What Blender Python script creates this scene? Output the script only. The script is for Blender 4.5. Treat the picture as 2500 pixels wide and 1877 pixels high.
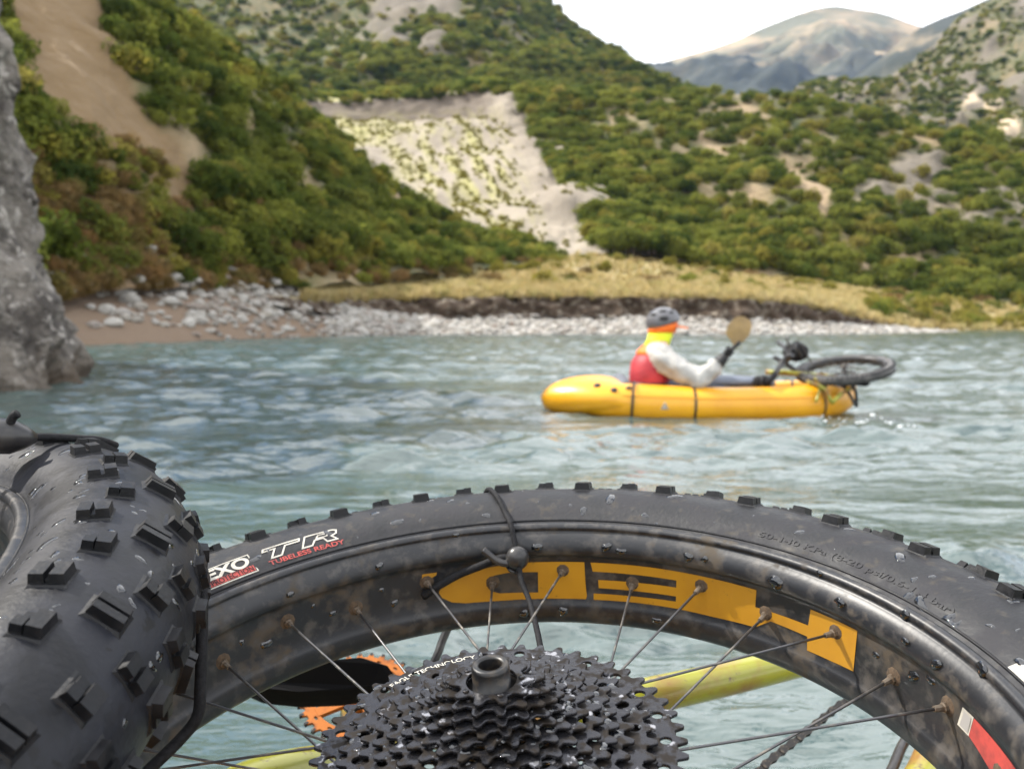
import bpy, bmesh, math, random
import numpy as np
from mathutils import Vector, Matrix, noise
from mathutils.geometry import tessellate_polygon

for o in list(bpy.data.objects):
    bpy.data.objects.remove(o)
scene = bpy.context.scene
COL = scene.collection
R = math.radians
rnd = random.Random(7)

# ------------------------------------------------------------------ camera
CAM = Vector((0.0, 0.0, 0.71))
PITCH = math.atan(151.5 / 2200.0)
cd = bpy.data.cameras.new('camera')
cam = bpy.data.objects.new('camera', cd)
COL.objects.link(cam)
cam.location = CAM
cam.rotation_euler = (R(90) - PITCH, 0, 0)
cd.sensor_width = 36.0
cd.lens = 36.0 * 2200 / 2500
cd.clip_start = 0.02
cd.clip_end = 20000
cd.dof.use_dof = True
cd.dof.focus_distance = 0.60
cd.dof.aperture_fstop = 10.5
scene.camera = cam

# ------------------------------------------------------------------ light
SUN_DIR = Vector((-0.64, 0.24, 0.73)).normalized()      # towards the sun
sun_el = math.asin(SUN_DIR.z)
sun_az = math.atan2(SUN_DIR.x, SUN_DIR.y)
sl = bpy.data.lights.new('sun', 'SUN')
sl.energy = 5.0
sl.angle = R(0.6)
sl.color = (1.0, 0.945, 0.86)
so = bpy.data.objects.new('sun', sl)
COL.objects.link(so)
so.rotation_euler = SUN_DIR.to_track_quat('Z', 'Y').to_euler()
so.location = (-30, 5, 60)

w = bpy.data.worlds.new('World')
scene.world = w
w.use_nodes = True
nt = w.node_tree
nt.nodes.clear()
N = nt.nodes.new
wo = N('ShaderNodeOutputWorld')
bg = N('ShaderNodeBackground')
sky = N('ShaderNodeTexSky')
sky.sky_type = 'NISHITA'
sky.sun_disc = False
sky.sun_elevation = sun_el
sky.sun_rotation = sun_az
sky.air_density = 1.0
sky.dust_density = 0.6
bg.inputs['Strength'].default_value = 0.11
nt.links.new(sky.outputs[0], bg.inputs['Color'])
tc = N('ShaderNodeTexCoord')
mp = N('ShaderNodeMapping')
mp.inputs['Scale'].default_value = (1.0, 1.0, 2.2)
mp.inputs['Location'].default_value = (0.35, 0.2, 0.0)
nz = N('ShaderNodeTexNoise')
nz.inputs['Scale'].default_value = 2.6
nz.inputs['Detail'].default_value = 7.0
nz.inputs['Roughness'].default_value = 0.52
rp = N('ShaderNodeValToRGB')
rp.color_ramp.elements[0].position = 0.40
rp.color_ramp.elements[1].position = 0.50
cl = N('ShaderNodeBackground')
cl.inputs['Color'].default_value = (1.0, 1.0, 1.0, 1)
cl.inputs['Strength'].default_value = 1.75
mx = N('ShaderNodeMixShader')
nt.links.new(tc.outputs['Generated'], mp.inputs['Vector'])
nt.links.new(mp.outputs[0], nz.inputs['Vector'])
nt.links.new(nz.outputs[0], rp.inputs[0])
nt.links.new(rp.outputs[0], mx.inputs[0])
nt.links.new(bg.outputs[0], mx.inputs[1])
nt.links.new(cl.outputs[0], mx.inputs[2])
nt.links.new(mx.outputs[0], wo.inputs[0])

scene.view_settings.view_transform = 'Standard'
scene.view_settings.look = 'None'
scene.view_settings.exposure = 0.6
scene.view_settings.gamma = 1.0
scene.view_settings.use_curve_mapping = False
scene.render.engine = 'CYCLES'

# ------------------------------------------------------------------ helpers
FW = Vector((0, math.cos(PITCH), -math.sin(PITCH)))
UP = Vector((0, math.sin(PITCH), math.cos(PITCH)))
SC = 2500.0 / 2212.0


def at(x, y, Y):
    """surveyed bearing (x, y) taken at a distance Y along the valley -> world point"""
    d = FW + Vector((1, 0, 0)) * ((x * SC - 1250) / 2200) - UP * ((y * SC - 938.5) / 2200)
    return CAM + d * (Y / d.y)


def bearing(p):
    d = Vector(p) - CAM
    z = d.dot(FW)
    return ((1250 + 2200 * d.x / z) / SC, (938.5 - 2200 * d.dot(UP) / z) / SC)


def inpoly(p, poly, soft=25.0):
    """signed distance to a patch outline seen from the river, 0..1 over soft"""
    x, y = bearing(p)
    ins = False
    dmin = 1e9
    n = len(poly)
    for i in range(n):
        ax, ay = poly[i - 1]
        bx, by = poly[i]
        if (ay > y) != (by > y) and x < (bx - ax) * (y - ay) / (by - ay) + ax:
            ins = not ins
        l2 = (bx - ax) ** 2 + (by - ay) ** 2
        t = max(0, min(1, ((x - ax) * (bx - ax) + (y - ay) * (by - ay)) / l2))
        dmin = min(dmin, math.hypot(x - ax - t * (bx - ax), y - ay - t * (by - ay)))
    return max(0.0, min(1.0, .5 + (dmin if ins else -dmin) / soft))


def link(o, parent=None):
    COL.objects.link(o)
    if parent is not None:
        o.parent = parent
    return o


def tag(o, label=None, cat=None, group=None, kind=None):
    if label: o['label'] = label
    if cat: o['category'] = cat
    if group: o['group'] = group
    if kind: o['kind'] = kind
    return o


def meshdata(name, V, F, mats=(), smooth=True, fm=None):
    me = bpy.data.meshes.new(name)
    me.from_pydata([tuple(v) for v in V], [], [tuple(f) for f in F])
    for m in mats:
        me.materials.append(m)
    if fm:
        me.polygons.foreach_set('material_index', fm)
    if smooth:
        me.polygons.foreach_set('use_smooth', [True] * len(me.polygons))
    me.update()
    return me


def obj(name, V, F, m, parent=None, smooth=True, fm=None):
    ms = m if isinstance(m, (list, tuple)) else (m,)
    return link(bpy.data.objects.new(name, meshdata(name, V, F, ms, smooth, fm)), parent)


def inst(name, me, parent=None, mw=None):
    o = link(bpy.data.objects.new(name, me), parent)
    if mw is not None:
        o.matrix_local = mw
    return o


def empty(name, loc=(0, 0, 0), mw=None):
    o = link(bpy.data.objects.new(name, None))
    o.empty_display_size = 0.05
    if mw is not None:
        o.matrix_world = mw
    else:
        o.location = loc
    return o


class MB:
    """collects shapes into one mesh"""
    def __init__(s):
        s.V = []; s.F = []; s.M = []

    def add(s, V, F, mi=0, mw=None):
        b = len(s.V)
        s.V += [(mw @ Vector(v)) if mw is not None else Vector(v) for v in V]
        s.F += [tuple(i + b for i in f) for f in F]
        s.M += [mi] * len(F)
        return s

    def build(s, name, m, parent=None, smooth=True):
        return obj(name, s.V, s.F, m, parent, smooth, s.M)

    def data(s, name, m, smooth=True):
        ms = m if isinstance(m, (list, tuple)) else (m,)
        return meshdata(name, s.V, s.F, ms, smooth, s.M)


def catmull(P, n, closed=False):
    P = [np.array(p, float) for p in P]
    out = []
    L = len(P)
    segs = L if closed else L - 1
    for i in range(segs):
        if closed:
            a, b, c, d = P[(i - 1) % L], P[i], P[(i + 1) % L], P[(i + 2) % L]
        else:
            b, c = P[i], P[i + 1]
            a = P[i - 1] if i else 2 * b - c
            d = P[i + 2] if i + 2 < L else 2 * c - b
        for k in range(n):
            t = k / n
            out.append(0.5 * (2 * b + (c - a) * t + (2 * a - 5 * b + 4 * c - d) * t * t + (3 * b - a - 3 * c + d) * t ** 3))
    if not closed:
        out.append(P[-1])
    return out


def sweep(pts, rad, seg=10, closed=False, cap=True, flat=1.0):
    """tube along pts; rad number or list"""
    P = [Vector(p[:3]) for p in pts]
    n = len(P)
    rr = rad if isinstance(rad, (list, tuple)) else [rad] * n
    V = []; F = []
    t0 = (P[1] - P[0]).normalized()
    ref = Vector((0, 0, 1)) if abs(t0.z) < 0.9 else Vector((1, 0, 0))
    nn = (ref - t0 * ref.dot(t0)).normalized()
    for i in range(n):
        if closed:
            t = (P[(i + 1) % n] - P[i - 1]).normalized()
        else:
            t = (P[min(i + 1, n - 1)] - P[max(i - 1, 0)]).normalized()
        nn = (nn - t * nn.dot(t)).normalized()
        b = t.cross(nn)
        for k in range(seg):
            a = 2 * math.pi * k / seg
            V.append(P[i] + (nn * math.cos(a) * flat + b * math.sin(a)) * rr[i])
    m = n if closed else n - 1
    for i in range(m):
        for k in range(seg):
            a = i * seg + k; b2 = i * seg + (k + 1) % seg
            c = ((i + 1) % n) * seg + (k + 1) % seg; d = ((i + 1) % n) * seg + k
            F.append((a, b2, c, d))
    if not closed and cap:
        F.append(tuple(range(seg - 1, -1, -1)))
        F.append(tuple(range((n - 1) * seg, n * seg)))
    return V, F


def revolve(prof, seg, closed=False, a0=0.0, a1=2 * math.pi):
    """profile of (radius, z) about z"""
    full = abs(a1 - a0 - 2 * math.pi) < 1e-6
    V = []; F = []
    n = len(prof)
    ns = seg if full else seg + 1
    for i in range(ns):
        a = a0 + (a1 - a0) * i / seg
        ca, sa = math.cos(a), math.sin(a)
        for r, z in prof:
            V.append((r * ca, r * sa, z))
    for i in range(seg):
        j = (i + 1) % ns
        for k in range(n if closed else n - 1):
            k2 = (k + 1) % n
            F.append((i * n + k, j * n + k, j * n + k2, i * n + k2))
    return V, F


def ball(rx, ry, rz, seg=12, rings=8, c=(0, 0, 0)):
    V = [(c[0], c[1], c[2] + rz)]
    for i in range(1, rings):
        a = math.pi * i / rings
        for k in range(seg):
            b = 2 * math.pi * k / seg
            V.append((c[0] + rx * math.sin(a) * math.cos(b), c[1] + ry * math.sin(a) * math.sin(b), c[2] + rz * math.cos(a)))
    V.append((c[0], c[1], c[2] - rz))
    F = []
    for k in range(seg):
        F.append((0, 1 + k, 1 + (k + 1) % seg))
        for i in range(rings - 2):
            F.append((1 + i * seg + k, 1 + (i + 1) * seg + k, 1 + (i + 1) * seg + (k + 1) % seg, 1 + i * seg + (k + 1) % seg))
        F.append((1 + (rings - 2) * seg + k, len(V) - 1, 1 + (rings - 2) * seg + (k + 1) % seg))
    return V, F


def box(sx, sy, sz, c=(0, 0, 0), taper=1.0):
    V = []
    for z, t in ((-1, 1.0), (1, taper)):
        for x, y in ((-1, -1), (1, -1), (1, 1), (-1, 1)):
            V.append((c[0] + x * sx * t / 2, c[1] + y * sy * t / 2, c[2] + z * sz / 2))
    return V, [(3, 2, 1, 0), (4, 5, 6, 7), (0, 1, 5, 4), (1, 2, 6, 5), (2, 3, 7, 6), (3, 0, 4, 7)]


def plate(loops, t, bevel=0.0):
    """flat plate with holes in xy, thickness t, through a filled 2D curve"""
    cu = bpy.data.curves.new('plate', 'CURVE')
    cu.dimensions = '2D'
    cu.fill_mode = 'BOTH'
    cu.extrude = max(t / 2 - bevel, 0)
    cu.bevel_depth = bevel
    cu.bevel_resolution = 0
    for lp in loops:
        sp = cu.splines.new('POLY')
        sp.points.add(len(lp) - 1)
        for p, q in zip(sp.points, lp):
            p.co = (q[0], q[1], 0, 1)
        sp.use_cyclic_u = True
    o = bpy.data.objects.new('tmp_plate', cu)
    COL.objects.link(o)
    dg = bpy.context.evaluated_depsgraph_get()
    me = bpy.data.meshes.new_from_object(o.evaluated_get(dg))
    bpy.data.objects.remove(o)
    bpy.data.curves.remove(cu)
    return me


def textmesh(s, size=1.0, shear=0.0, bold=0.0, align='LEFT', extr=0.0, outline=None):
    cu = bpy.data.curves.new('txt', 'FONT')
    cu.body = s
    cu.size = size
    cu.shear = shear
    cu.offset = bold
    cu.align_x = align
    cu.extrude = extr
    o = bpy.data.objects.new('tmp_txt', cu)
    COL.objects.link(o)
    dg = bpy.context.evaluated_depsgraph_get()
    me = bpy.data.meshes.new_from_object(o.evaluated_get(dg))
    bpy.data.objects.remove(o)
    bpy.data.curves.remove(cu)
    return me


def slice_map(me_or_polys, step, fn):
    """cut a flat xy mesh into strips of width step along x, then bend it through fn(x, y, z)"""
    bm = bmesh.new()
    if isinstance(me_or_polys, bpy.types.Mesh):
        bm.from_mesh(me_or_polys)
    else:
        tess = tessellate_polygon([[Vector((p[0], p[1], 0)) for p in lp] for lp in me_or_polys])
        allp = [p for lp in me_or_polys for p in lp]
        vs = [bm.verts.new((p[0], p[1], 0)) for p in allp]
        for t in tess:
            try:
                bm.faces.new([vs[i] for i in t])
            except ValueError:
                pass
    xs = [v.co.x for v in bm.verts]
    x = math.floor(min(xs) / step) * step + step
    while x < max(xs):
        bmesh.ops.bisect_plane(bm, geom=bm.verts[:] + bm.edges[:] + bm.faces[:], plane_co=(x, 0, 0), plane_no=(1, 0, 0), dist=1e-7)
        x += step
    bm.verts.ensure_lookup_table()
    bm.verts.index_update()
    V = [fn(*v.co) for v in bm.verts]
    F = [[v.index for v in f.verts] for f in bm.faces]
    bm.free()
    return V, F


# ------------------------------------------------------------------ materials
MATS = {}


def mat(name, col, rough=0.6, metal=0.0, col2=None, scale=5.0, lo=0.4, hi=0.6, bump=0.0, bscale=None, bdist=0.01, spec=0.5,
        rough2=None, coords='Object', detail=5.0, col3=None, scale3=1.0, lo3=.45, hi3=.6, rand=None, coat=0.0, attr=None, trans=0.0, subs=0.0, leafy=0.0):
    m = bpy.data.materials.new(name)
    MATS[name] = m
    m.use_nodes = True
    nt = m.node_tree
    bs = nt.nodes['Principled BSDF']
    L = nt.links.new
    bs.inputs['Base Color'].default_value = (*col, 1)
    bs.inputs['Roughness'].default_value = rough
    bs.inputs['Metallic'].default_value = metal
    bs.inputs['Specular IOR Level'].default_value = spec
    bs.inputs['Coat Weight'].default_value = coat
    bs.inputs['Transmission Weight'].default_value = trans
    tc = nt.nodes.new('ShaderNodeTexCoord')
    out = None

    def noisefac(sc, lo, hi, det=detail):
        nz = nt.nodes.new('ShaderNodeTexNoise')
        nz.inputs['Scale'].default_value = sc
        nz.inputs['Detail'].default_value = det
        nz.inputs['Roughness'].default_value = 0.6
        L(tc.outputs[coords], nz.inputs['Vector'])
        mr = nt.nodes.new('ShaderNodeMapRange')
        mr.inputs[1].default_value = lo
        mr.inputs[2].default_value = hi
        L(nz.outputs[0], mr.inputs[0])
        return nz, mr.outputs[0]

    def mixc(fac, a, b):
        mx = nt.nodes.new('ShaderNodeMix')
        mx.data_type = 'RGBA'
        L(fac, mx.inputs[0])
        for s, v in ((6, a), (7, b)):
            if isinstance(v, tuple):
                mx.inputs[s].default_value = (*v, 1)
            else:
                L(v, mx.inputs[s])
        return mx.outputs[2]

    cur = col
    if col2:
        nz, fac = noisefac(scale, lo, hi)
        cur = mixc(fac, cur, col2)
        if rough2 is not None:
            mr = nt.nodes.new('ShaderNodeMapRange')
            L(fac, mr.inputs[0])
            mr.inputs[3].default_value = rough
            mr.inputs[4].default_value = rough2
            L(mr.outputs[0], bs.inputs['Roughness'])
    if col3:
        nz3, fac3 = noisefac(scale3, lo3, hi3)
        cur = mixc(fac3, cur, col3)
    if attr:
        for an, ac in attr:
            a = nt.nodes.new('ShaderNodeAttribute')
            a.attribute_name = an
            cur = mixc(a.outputs['Fac'], cur, ac)
    if rand:
        oi = nt.nodes.new('ShaderNodeObjectInfo')
        cr = nt.nodes.new('ShaderNodeValToRGB')
        els = cr.color_ramp.elements
        while len(els) < len(rand):
            els.new(0.5)
        for i, c in enumerate(rand):
            els[i].position = i / max(1, len(rand) - 1)
            els[i].color = (*c, 1)
        L(oi.outputs['Random'], cr.inputs[0])
        if col2:
            mul = nt.nodes.new('ShaderNodeMix')
            mul.data_type = 'RGBA'
            mul.blend_type = 'MULTIPLY'
            mul.inputs[0].default_value = 1.0
            L(cur, mul.inputs[6])
            L(cr.outputs[0], mul.inputs[7])
            cur = mul.outputs[2]
        else:
            cur = cr.outputs[0]
    if not isinstance(cur, tuple):
        L(cur, bs.inputs['Base Color'])
    if bump:
        nz = nt.nodes.new('ShaderNodeTexNoise')
        nz.inputs['Scale'].default_value = bscale or scale * 3
        nz.inputs['Detail'].default_value = 6
        L(tc.outputs[coords], nz.inputs['Vector'])
        b = nt.nodes.new('ShaderNodeBump')
        b.inputs['Strength'].default_value = bump
        b.inputs['Distance'].default_value = bdist
        L(nz.outputs[0], b.inputs['Height'])
        L(b.outputs[0], bs.inputs['Normal'])
    if leafy:
        out_ = nt.nodes['Material Output']
        tr = nt.nodes.new('ShaderNodeBsdfTranslucent')
        ms = nt.nodes.new('ShaderNodeMixShader')
        ms.inputs[0].default_value = leafy
        if not isinstance(cur, tuple):
            L(cur, tr.inputs['Color'])
        L(bs.outputs[0], ms.inputs[1])
        L(tr.outputs[0], ms.inputs[2])
        L(ms.outputs[0], out_.inputs['Surface'])
    if subs:
        bs.inputs['Subsurface Weight'].default_value = subs
    return m


# ------------------------------------------------------------------ terrain
def sheet(name, rows, nu, nv, amp, fscale, m, attrs=None, smooth_v=True, label=None, fine=0.0, mask=None, seed=0, dirv=None, kind='structure', crag=0.0):
    """rows of world points, near row first; Catmull interpolated, fractal relief added"""
    U = []
    for r in rows:
        n = max(1, (nu - 1) // (len(r) - 1) + 1)
        c = np.array(catmull(r, n))
        idx = np.linspace(0, len(c) - 1, nu)
        i0 = np.floor(idx).astype(int).clip(0, len(c) - 2)
        t = (idx - i0)[:, None]
        U.append(c[i0] * (1 - t) + c[i0 + 1] * t)
    U = np.array(U)
    nr = len(rows)
    G = np.zeros((nv, nu, 3))
    for j in range(nv):
        s = j / (nv - 1) * (nr - 1)
        k = min(int(s), nr - 2)
        G[j] = U[k] + (U[k + 1] - U[k]) * (s - k)
    dv = Vector(dirv).normalized() if dirv else Vector((0, -0.45, 0.9)).normalized()
    att = {}
    for an in (attrs or {}):
        att[an] = np.zeros((nv, nu))
    for j in range(nv):
        for i in range(nu):
            p = Vector(G[j, i])
            q = p / fscale + Vector((seed * 7.3, seed * 3.1, 0))
            h = noise.fractal(q, 0.9, 2.1, 6) + 0.5 * abs(noise.noise(q * 0.6))
            a = amp if mask is None else amp * mask(i / (nu - 1), j / (nv - 1))
            d = h * a
            if fine:
                d += fine * noise.noise(p * (6.0 / fscale))
            for an, fn in (attrs or {}).items():
                att[an][j, i] = max(0.0, min(1.0, fn(i / (nu - 1), j / (nv - 1), p)))
            if 'rock' in att and att['rock'][j, i] > .1 and crag:
                d += crag * att['rock'][j, i] * (1.2 - 2.2 * abs(noise.noise(q * 3.0)) - 1.2 * abs(noise.noise(q * 7.0)))
            G[j, i] = p + dv * d
    F = []
    for j in range(nv - 1):
        for i in range(nu - 1):
            a = j * nu + i
            F.append((a, a + 1, a + nu + 1, a + nu))
    o = obj(name, G.reshape(-1, 3).tolist(), F, m)
    for an, arr in att.items():
        ad = o.data.attributes.new(an, 'FLOAT', 'POINT')
        ad.data.foreach_set('value', arr.reshape(-1).astype(np.float32))
    tag(o, label, None, None, kind)
    return o, G, att


def sample(G, u, v):
    nv, nu, _ = G.shape
    x = u * (nu - 1); y = v * (nv - 1)
    i = min(int(x), nu - 2); j = min(int(y), nv - 2)
    a = x - i; b = y - j
    return Vector((G[j, i] * (1 - a) + G[j, i + 1] * a) * (1 - b) + (G[j + 1, i] * (1 - a) + G[j + 1, i + 1] * a) * b)


PROTO = {}


def proto_collection(name, objs):
    c = bpy.data.collections.new(name)
    for o in objs:
        c.objects.link(o)
    PROTO[name] = c
    return c


def scatter(name, pts, coll, label):
    """pts: (location, scale, rotz, index); one countless mass of instances"""
    me = bpy.data.meshes.new(name)
    me.from_pydata([tuple(p[0]) for p in pts], [], [])
    for an, ty, k in (('size', 'FLOAT', 1), ('turn', 'FLOAT', 2), ('pick', 'INT', 3)):
        a = me.attributes.new(an, ty, 'POINT')
        a.data.foreach_set('value', [p[k] for p in pts])
    o = link(bpy.data.objects.new(name, me))
    ng = bpy.data.node_groups.new(name + '_nodes', 'GeometryNodeTree')
    ng.interface.new_socket('Geometry', in_out='INPUT', socket_type='NodeSocketGeometry')
    ng.interface.new_socket('Geometry', in_out='OUTPUT', socket_type='NodeSocketGeometry')
    n = ng.nodes.new
    gi = n('NodeGroupInput'); go = n('NodeGroupOutput')
    iop = n('GeometryNodeInstanceOnPoints')
    ci = n('GeometryNodeCollectionInfo')
    ci.inputs['Collection'].default_value = coll
    ci.inputs['Separate Children'].default_value = True
    ci.inputs['Reset Children'].default_value = True
    iop.inputs['Pick Instance'].default_value = True

    def na(nm, ty):
        x = n('GeometryNodeInputNamedAttribute')
        x.data_type = ty
        x.inputs['Name'].default_value = nm
        return x.outputs[0]
    cx = n('ShaderNodeCombineXYZ')
    er = n('FunctionNodeEulerToRotation')
    L = ng.links.new
    L(gi.outputs[0], iop.inputs['Points'])
    L(ci.outputs[0], iop.inputs['Instance'])
    L(na('pick', 'INT'), iop.inputs['Instance Index'])
    L(na('turn', 'FLOAT'), cx.inputs[2])
    L(cx.outputs[0], er.inputs[0])
    L(er.outputs[0], iop.inputs['Rotation'])
    L(na('size', 'FLOAT'), iop.inputs['Scale'])
    L(iop.outputs[0], go.inputs[0])
    md = o.modifiers.new('scatter', 'NODES')
    md.node_group = ng
    tag(o, label, None, None, 'stuff')
    return o

# =================================================================== RIVER AND LAND
m_water = bpy.data.materials.new('river_water')
m_water.use_nodes = True
_nt = m_water.node_tree
_b = _nt.nodes['Principled BSDF']
_b.inputs['Base Color'].default_value = (0.062, 0.092, 0.086, 1)
_b.inputs['Roughness'].default_value = 0.08
_b.inputs['IOR'].default_value = 1.85
_b.inputs['Specular IOR Level'].default_value = 0.5
_tc = _nt.nodes.new('ShaderNodeTexCoord')
_mp = _nt.nodes.new('ShaderNodeMapping')
_mp.inputs['Scale'].default_value = (0.42, 1.0, 1.0)
_nt.links.new(_tc.outputs['Object'], _mp.inputs['Vector'])
_last = None
for sc, st, di in ((2.0, 0.6, 0.09), (7.5, 0.6, 0.035), (30.0, 0.6, 0.010)):
    n_ = _nt.nodes.new('ShaderNodeTexNoise')
    n_.inputs['Scale'].default_value = sc
    n_.inputs['Detail'].default_value = 3
    n_.inputs['Distortion'].default_value = 0.6
    _nt.links.new(_mp.outputs[0], n_.inputs['Vector'])
    bp = _nt.nodes.new('ShaderNodeBump')
    bp.inputs['Strength'].default_value = st
    bp.inputs['Distance'].default_value = di
    _nt.links.new(n_.outputs[0], bp.inputs['Height'])
    if _last:
        _nt.links.new(_last.outputs[0], bp.inputs['Normal'])
    _last = bp
_nt.links.new(_last.outputs[0], _b.inputs['Normal'])

nr_, nc_ = 1100, 400
Yr = np.concatenate([np.linspace(-4, 1.0, 40, endpoint=False), 1.0 * 110.0 ** np.linspace(0, 1, nr_ - 40)])
uu = np.linspace(-1, 1, nc_)
YY = np.repeat(Yr[:, None], nc_, 1)
XX = (np.abs(Yr[:, None]) * 0.74 + 1.6) * uu[None, :]
rg = np.random.RandomState(3)
ZZ = np.zeros_like(XX)
dY = np.gradient(Yr)[:, None]
patch = np.zeros_like(XX)                    # calmer and rougher lanes of the current
for k in range(26):
    ly = 0.5 * 14 ** rg.rand(); lx = ly * rg.uniform(2.5, 6)
    patch += np.sin(2 * math.pi * (XX / lx * rg.choice([-1, 1]) + YY / ly) + rg.rand() * 6.28 + 0.8 * np.sin(XX * .35 + k))
patch = np.clip(0.95 + 0.17 * patch, 0.22, 1.9)
for k in range(110):
    lam = 0.065 * (15 ** rg.rand())
    ang = rg.normal(math.pi / 2 + 0.12, 0.55)
    kk = 2 * math.pi / lam
    am = 0.0060 * lam
    fade = np.clip((lam / (3.0 * dY) - 0.5), 0, 1)
    ph = rg.rand() * 6.28
    wob = 0.6 * np.sin(XX * 0.7 + rg.rand() * 6) + 0.5 * np.sin(YY * 0.45 + rg.rand() * 6)
    ZZ += am * fade * np.sin(kk * (XX * math.cos(ang) + YY * math.sin(ang)) + ph + wob) * (0.75 + 0.45 * np.sin(XX * 0.9 + k) * np.sin(YY * 0.5 + 2 * k))
ZZ *= patch
Vw = np.stack([XX, YY, ZZ], -1).reshape(-1, 3)
ii = np.arange((nr_ - 1) * (nc_ - 1))
jr = ii // (nc_ - 1); jc = ii % (nc_ - 1)
a_ = jr * nc_ + jc
Fw = np.stack([a_, a_ + 1, a_ + nc_ + 1, a_ + nc_], -1)
me = bpy.data.meshes.new('river')
me.vertices.add(len(Vw)); me.vertices.foreach_set('co', Vw.astype(np.float32).reshape(-1))
me.loops.add(len(Fw) * 4); me.loops.foreach_set('vertex_index', Fw.astype(np.int32).reshape(-1))
me.polygons.add(len(Fw)); me.polygons.foreach_set('loop_start', np.arange(len(Fw), dtype=np.int32) * 4)
me.update(calc_edges=True); me.validate()
me.polygons.foreach_set('use_smooth', [True] * len(Fw))
me.materials.append(m_water)
river = link(bpy.data.objects.new('river', me))
tag(river, 'rippled turquoise river flowing between the stony banks', None, None, 'structure')

m_ground = mat('valley_floor', (0.16, 0.13, 0.08), 0.9, col2=(0.08, 0.09, 0.04), scale=0.02)
o = obj('ground', [(-9000, -9000, -1.6), (9000, -9000, -1.6), (9000, 9000, -1.6), (-9000, 9000, -1.6)], [(0, 1, 2, 3)], m_ground)
tag(o, 'valley floor under the river and hills', None, None, 'structure')

# ---- soils
m_beach = mat('brown_gravel', (0.17, 0.115, 0.068), 0.9, col2=(0.24, 0.18, 0.125), scale=0.5, col3=(0.10, 0.085, 0.07), scale3=9.0, lo3=.5, hi3=.62, bump=0.6, bscale=14, bdist=0.05, coords='Object')
m_gravel = mat('grey_gravel', (0.33, 0.31, 0.28), 0.9, col2=(0.22, 0.19, 0.155), scale=1.3, col3=(0.42, 0.41, 0.39), scale3=12, bump=0.8, bscale=10, bdist=0.07)
m_grass = mat('dry_grass_ground', (0.32, 0.245, 0.10), 0.95, col2=(0.24, 0.205, 0.07), scale=0.11, col3=(0.27, 0.22, 0.12), scale3=0.3, bump=0.5, bscale=2.0, bdist=0.3)
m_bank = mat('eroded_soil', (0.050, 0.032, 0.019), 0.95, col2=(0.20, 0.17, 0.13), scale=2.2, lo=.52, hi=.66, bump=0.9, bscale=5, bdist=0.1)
m_scrub = mat('scrub_floor', (0.085, 0.085, 0.028), 0.95, col2=(0.15, 0.12, 0.055), scale=0.07, col3=(0.05, 0.06, 0.02), scale3=0.3, bump=0.7, bscale=0.7, bdist=0.8,
              attr=(('bare', (0.28, 0.205, 0.12)), ('rock', (0.140, 0.118, 0.088)), ('earth', (0.125, 0.070, 0.032)), ('clay', (0.165, 0.108, 0.050)), ('scar', (0.48, 0.38, 0.26))))
m_slip = mat('pale_scree', (0.275, 0.235, 0.18), 0.95, col2=(0.19, 0.16, 0.122), scale=0.09, lo=.42, hi=.6, bump=0.5, bscale=0.6, bdist=0.6,
             attr=(('cliff', (0.11, 0.086, 0.064)), ('green', (0.27, 0.25, 0.10))))
m_clay = mat('tan_clay', (0.28, 0.185, 0.085), 0.95, col2=(0.20, 0.135, 0.07), scale=0.22, lo=.4, hi=.62, col3=(0.30, 0.25, 0.18), scale3=0.8, lo3=.6, hi3=.72, bump=0.6, bscale=1.2, bdist=0.25)
m_far = mat('far_mountain_ground', (0.36, 0.27, 0.165), 0.95, col2=(0.12, 0.12, 0.075), scale=0.004, lo=.42, hi=.58, bump=0.6, bscale=0.02, bdist=12, attr=(('wood_shade', (0.030, 0.036, 0.026)),))  # dark tone serves as forest and as shade painted on the slopes


def row(*p):
    return [at(*q) for q in p]


def nse(u, v, s, k=0.0):
    return noise.fractal(Vector((u * s + k, v * s, k)), 0.9, 2.0, 4)


def band(x, a, b, w):
    return max(0.0, min(1.0, (x - a) / w + 0.5)) * max(0.0, min(1.0, (b - x) / w + 0.5))


# ---- far mountains
HILLS = {}
HILLS['G'] = sheet('far_mountain', [
    row((1150, 330, 1500), (1400, 330, 1500), (1600, 330, 1500), (1750, 330, 1500), (1900, 330, 1500), (2100, 330, 1500), (2400, 330, 1500), (2700, 330, 1500)),
    row((1150, 235, 2000), (1400, 190, 2000), (1600, 160, 2000), (1750, 135, 2050), (1900, 130, 2050), (2100, 170, 2000), (2400, 240, 2000), (2700, 300, 2000)),
    row((1150, 240, 2400), (1392, 152, 2400), (1560, 95, 2400), (1740, 28, 2450), (1850, 20, 2450), (1970, 52, 2400), (2200, 150, 2400), (2700, 220, 2400)),
    row((1150, 330, 3000), (1392, 260, 3000), (1560, 230, 3000), (1740, 200, 3000), (1850, 200, 3000), (1970, 200, 3000), (2200, 260, 3000), (2700, 320, 3000))],
    170, 110, 95, 380, m_far, attrs={'wood_shade': lambda u, v, p: (0.62 - v * 1.25) * 2.4 + nse(u, v, 7) * 0.9 + 0.25 - 1.2 * band(u, .38, .60, .1) * v},  # lit top and shaded lower flank put into the colour, along with forest
    label='tan and blue bare mountain at the head of the valley', mask=lambda u, v: 0.12 if .55 < v < .75 else (0.6 if .5 < v < .8 else 1.0), seed=1)
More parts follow.
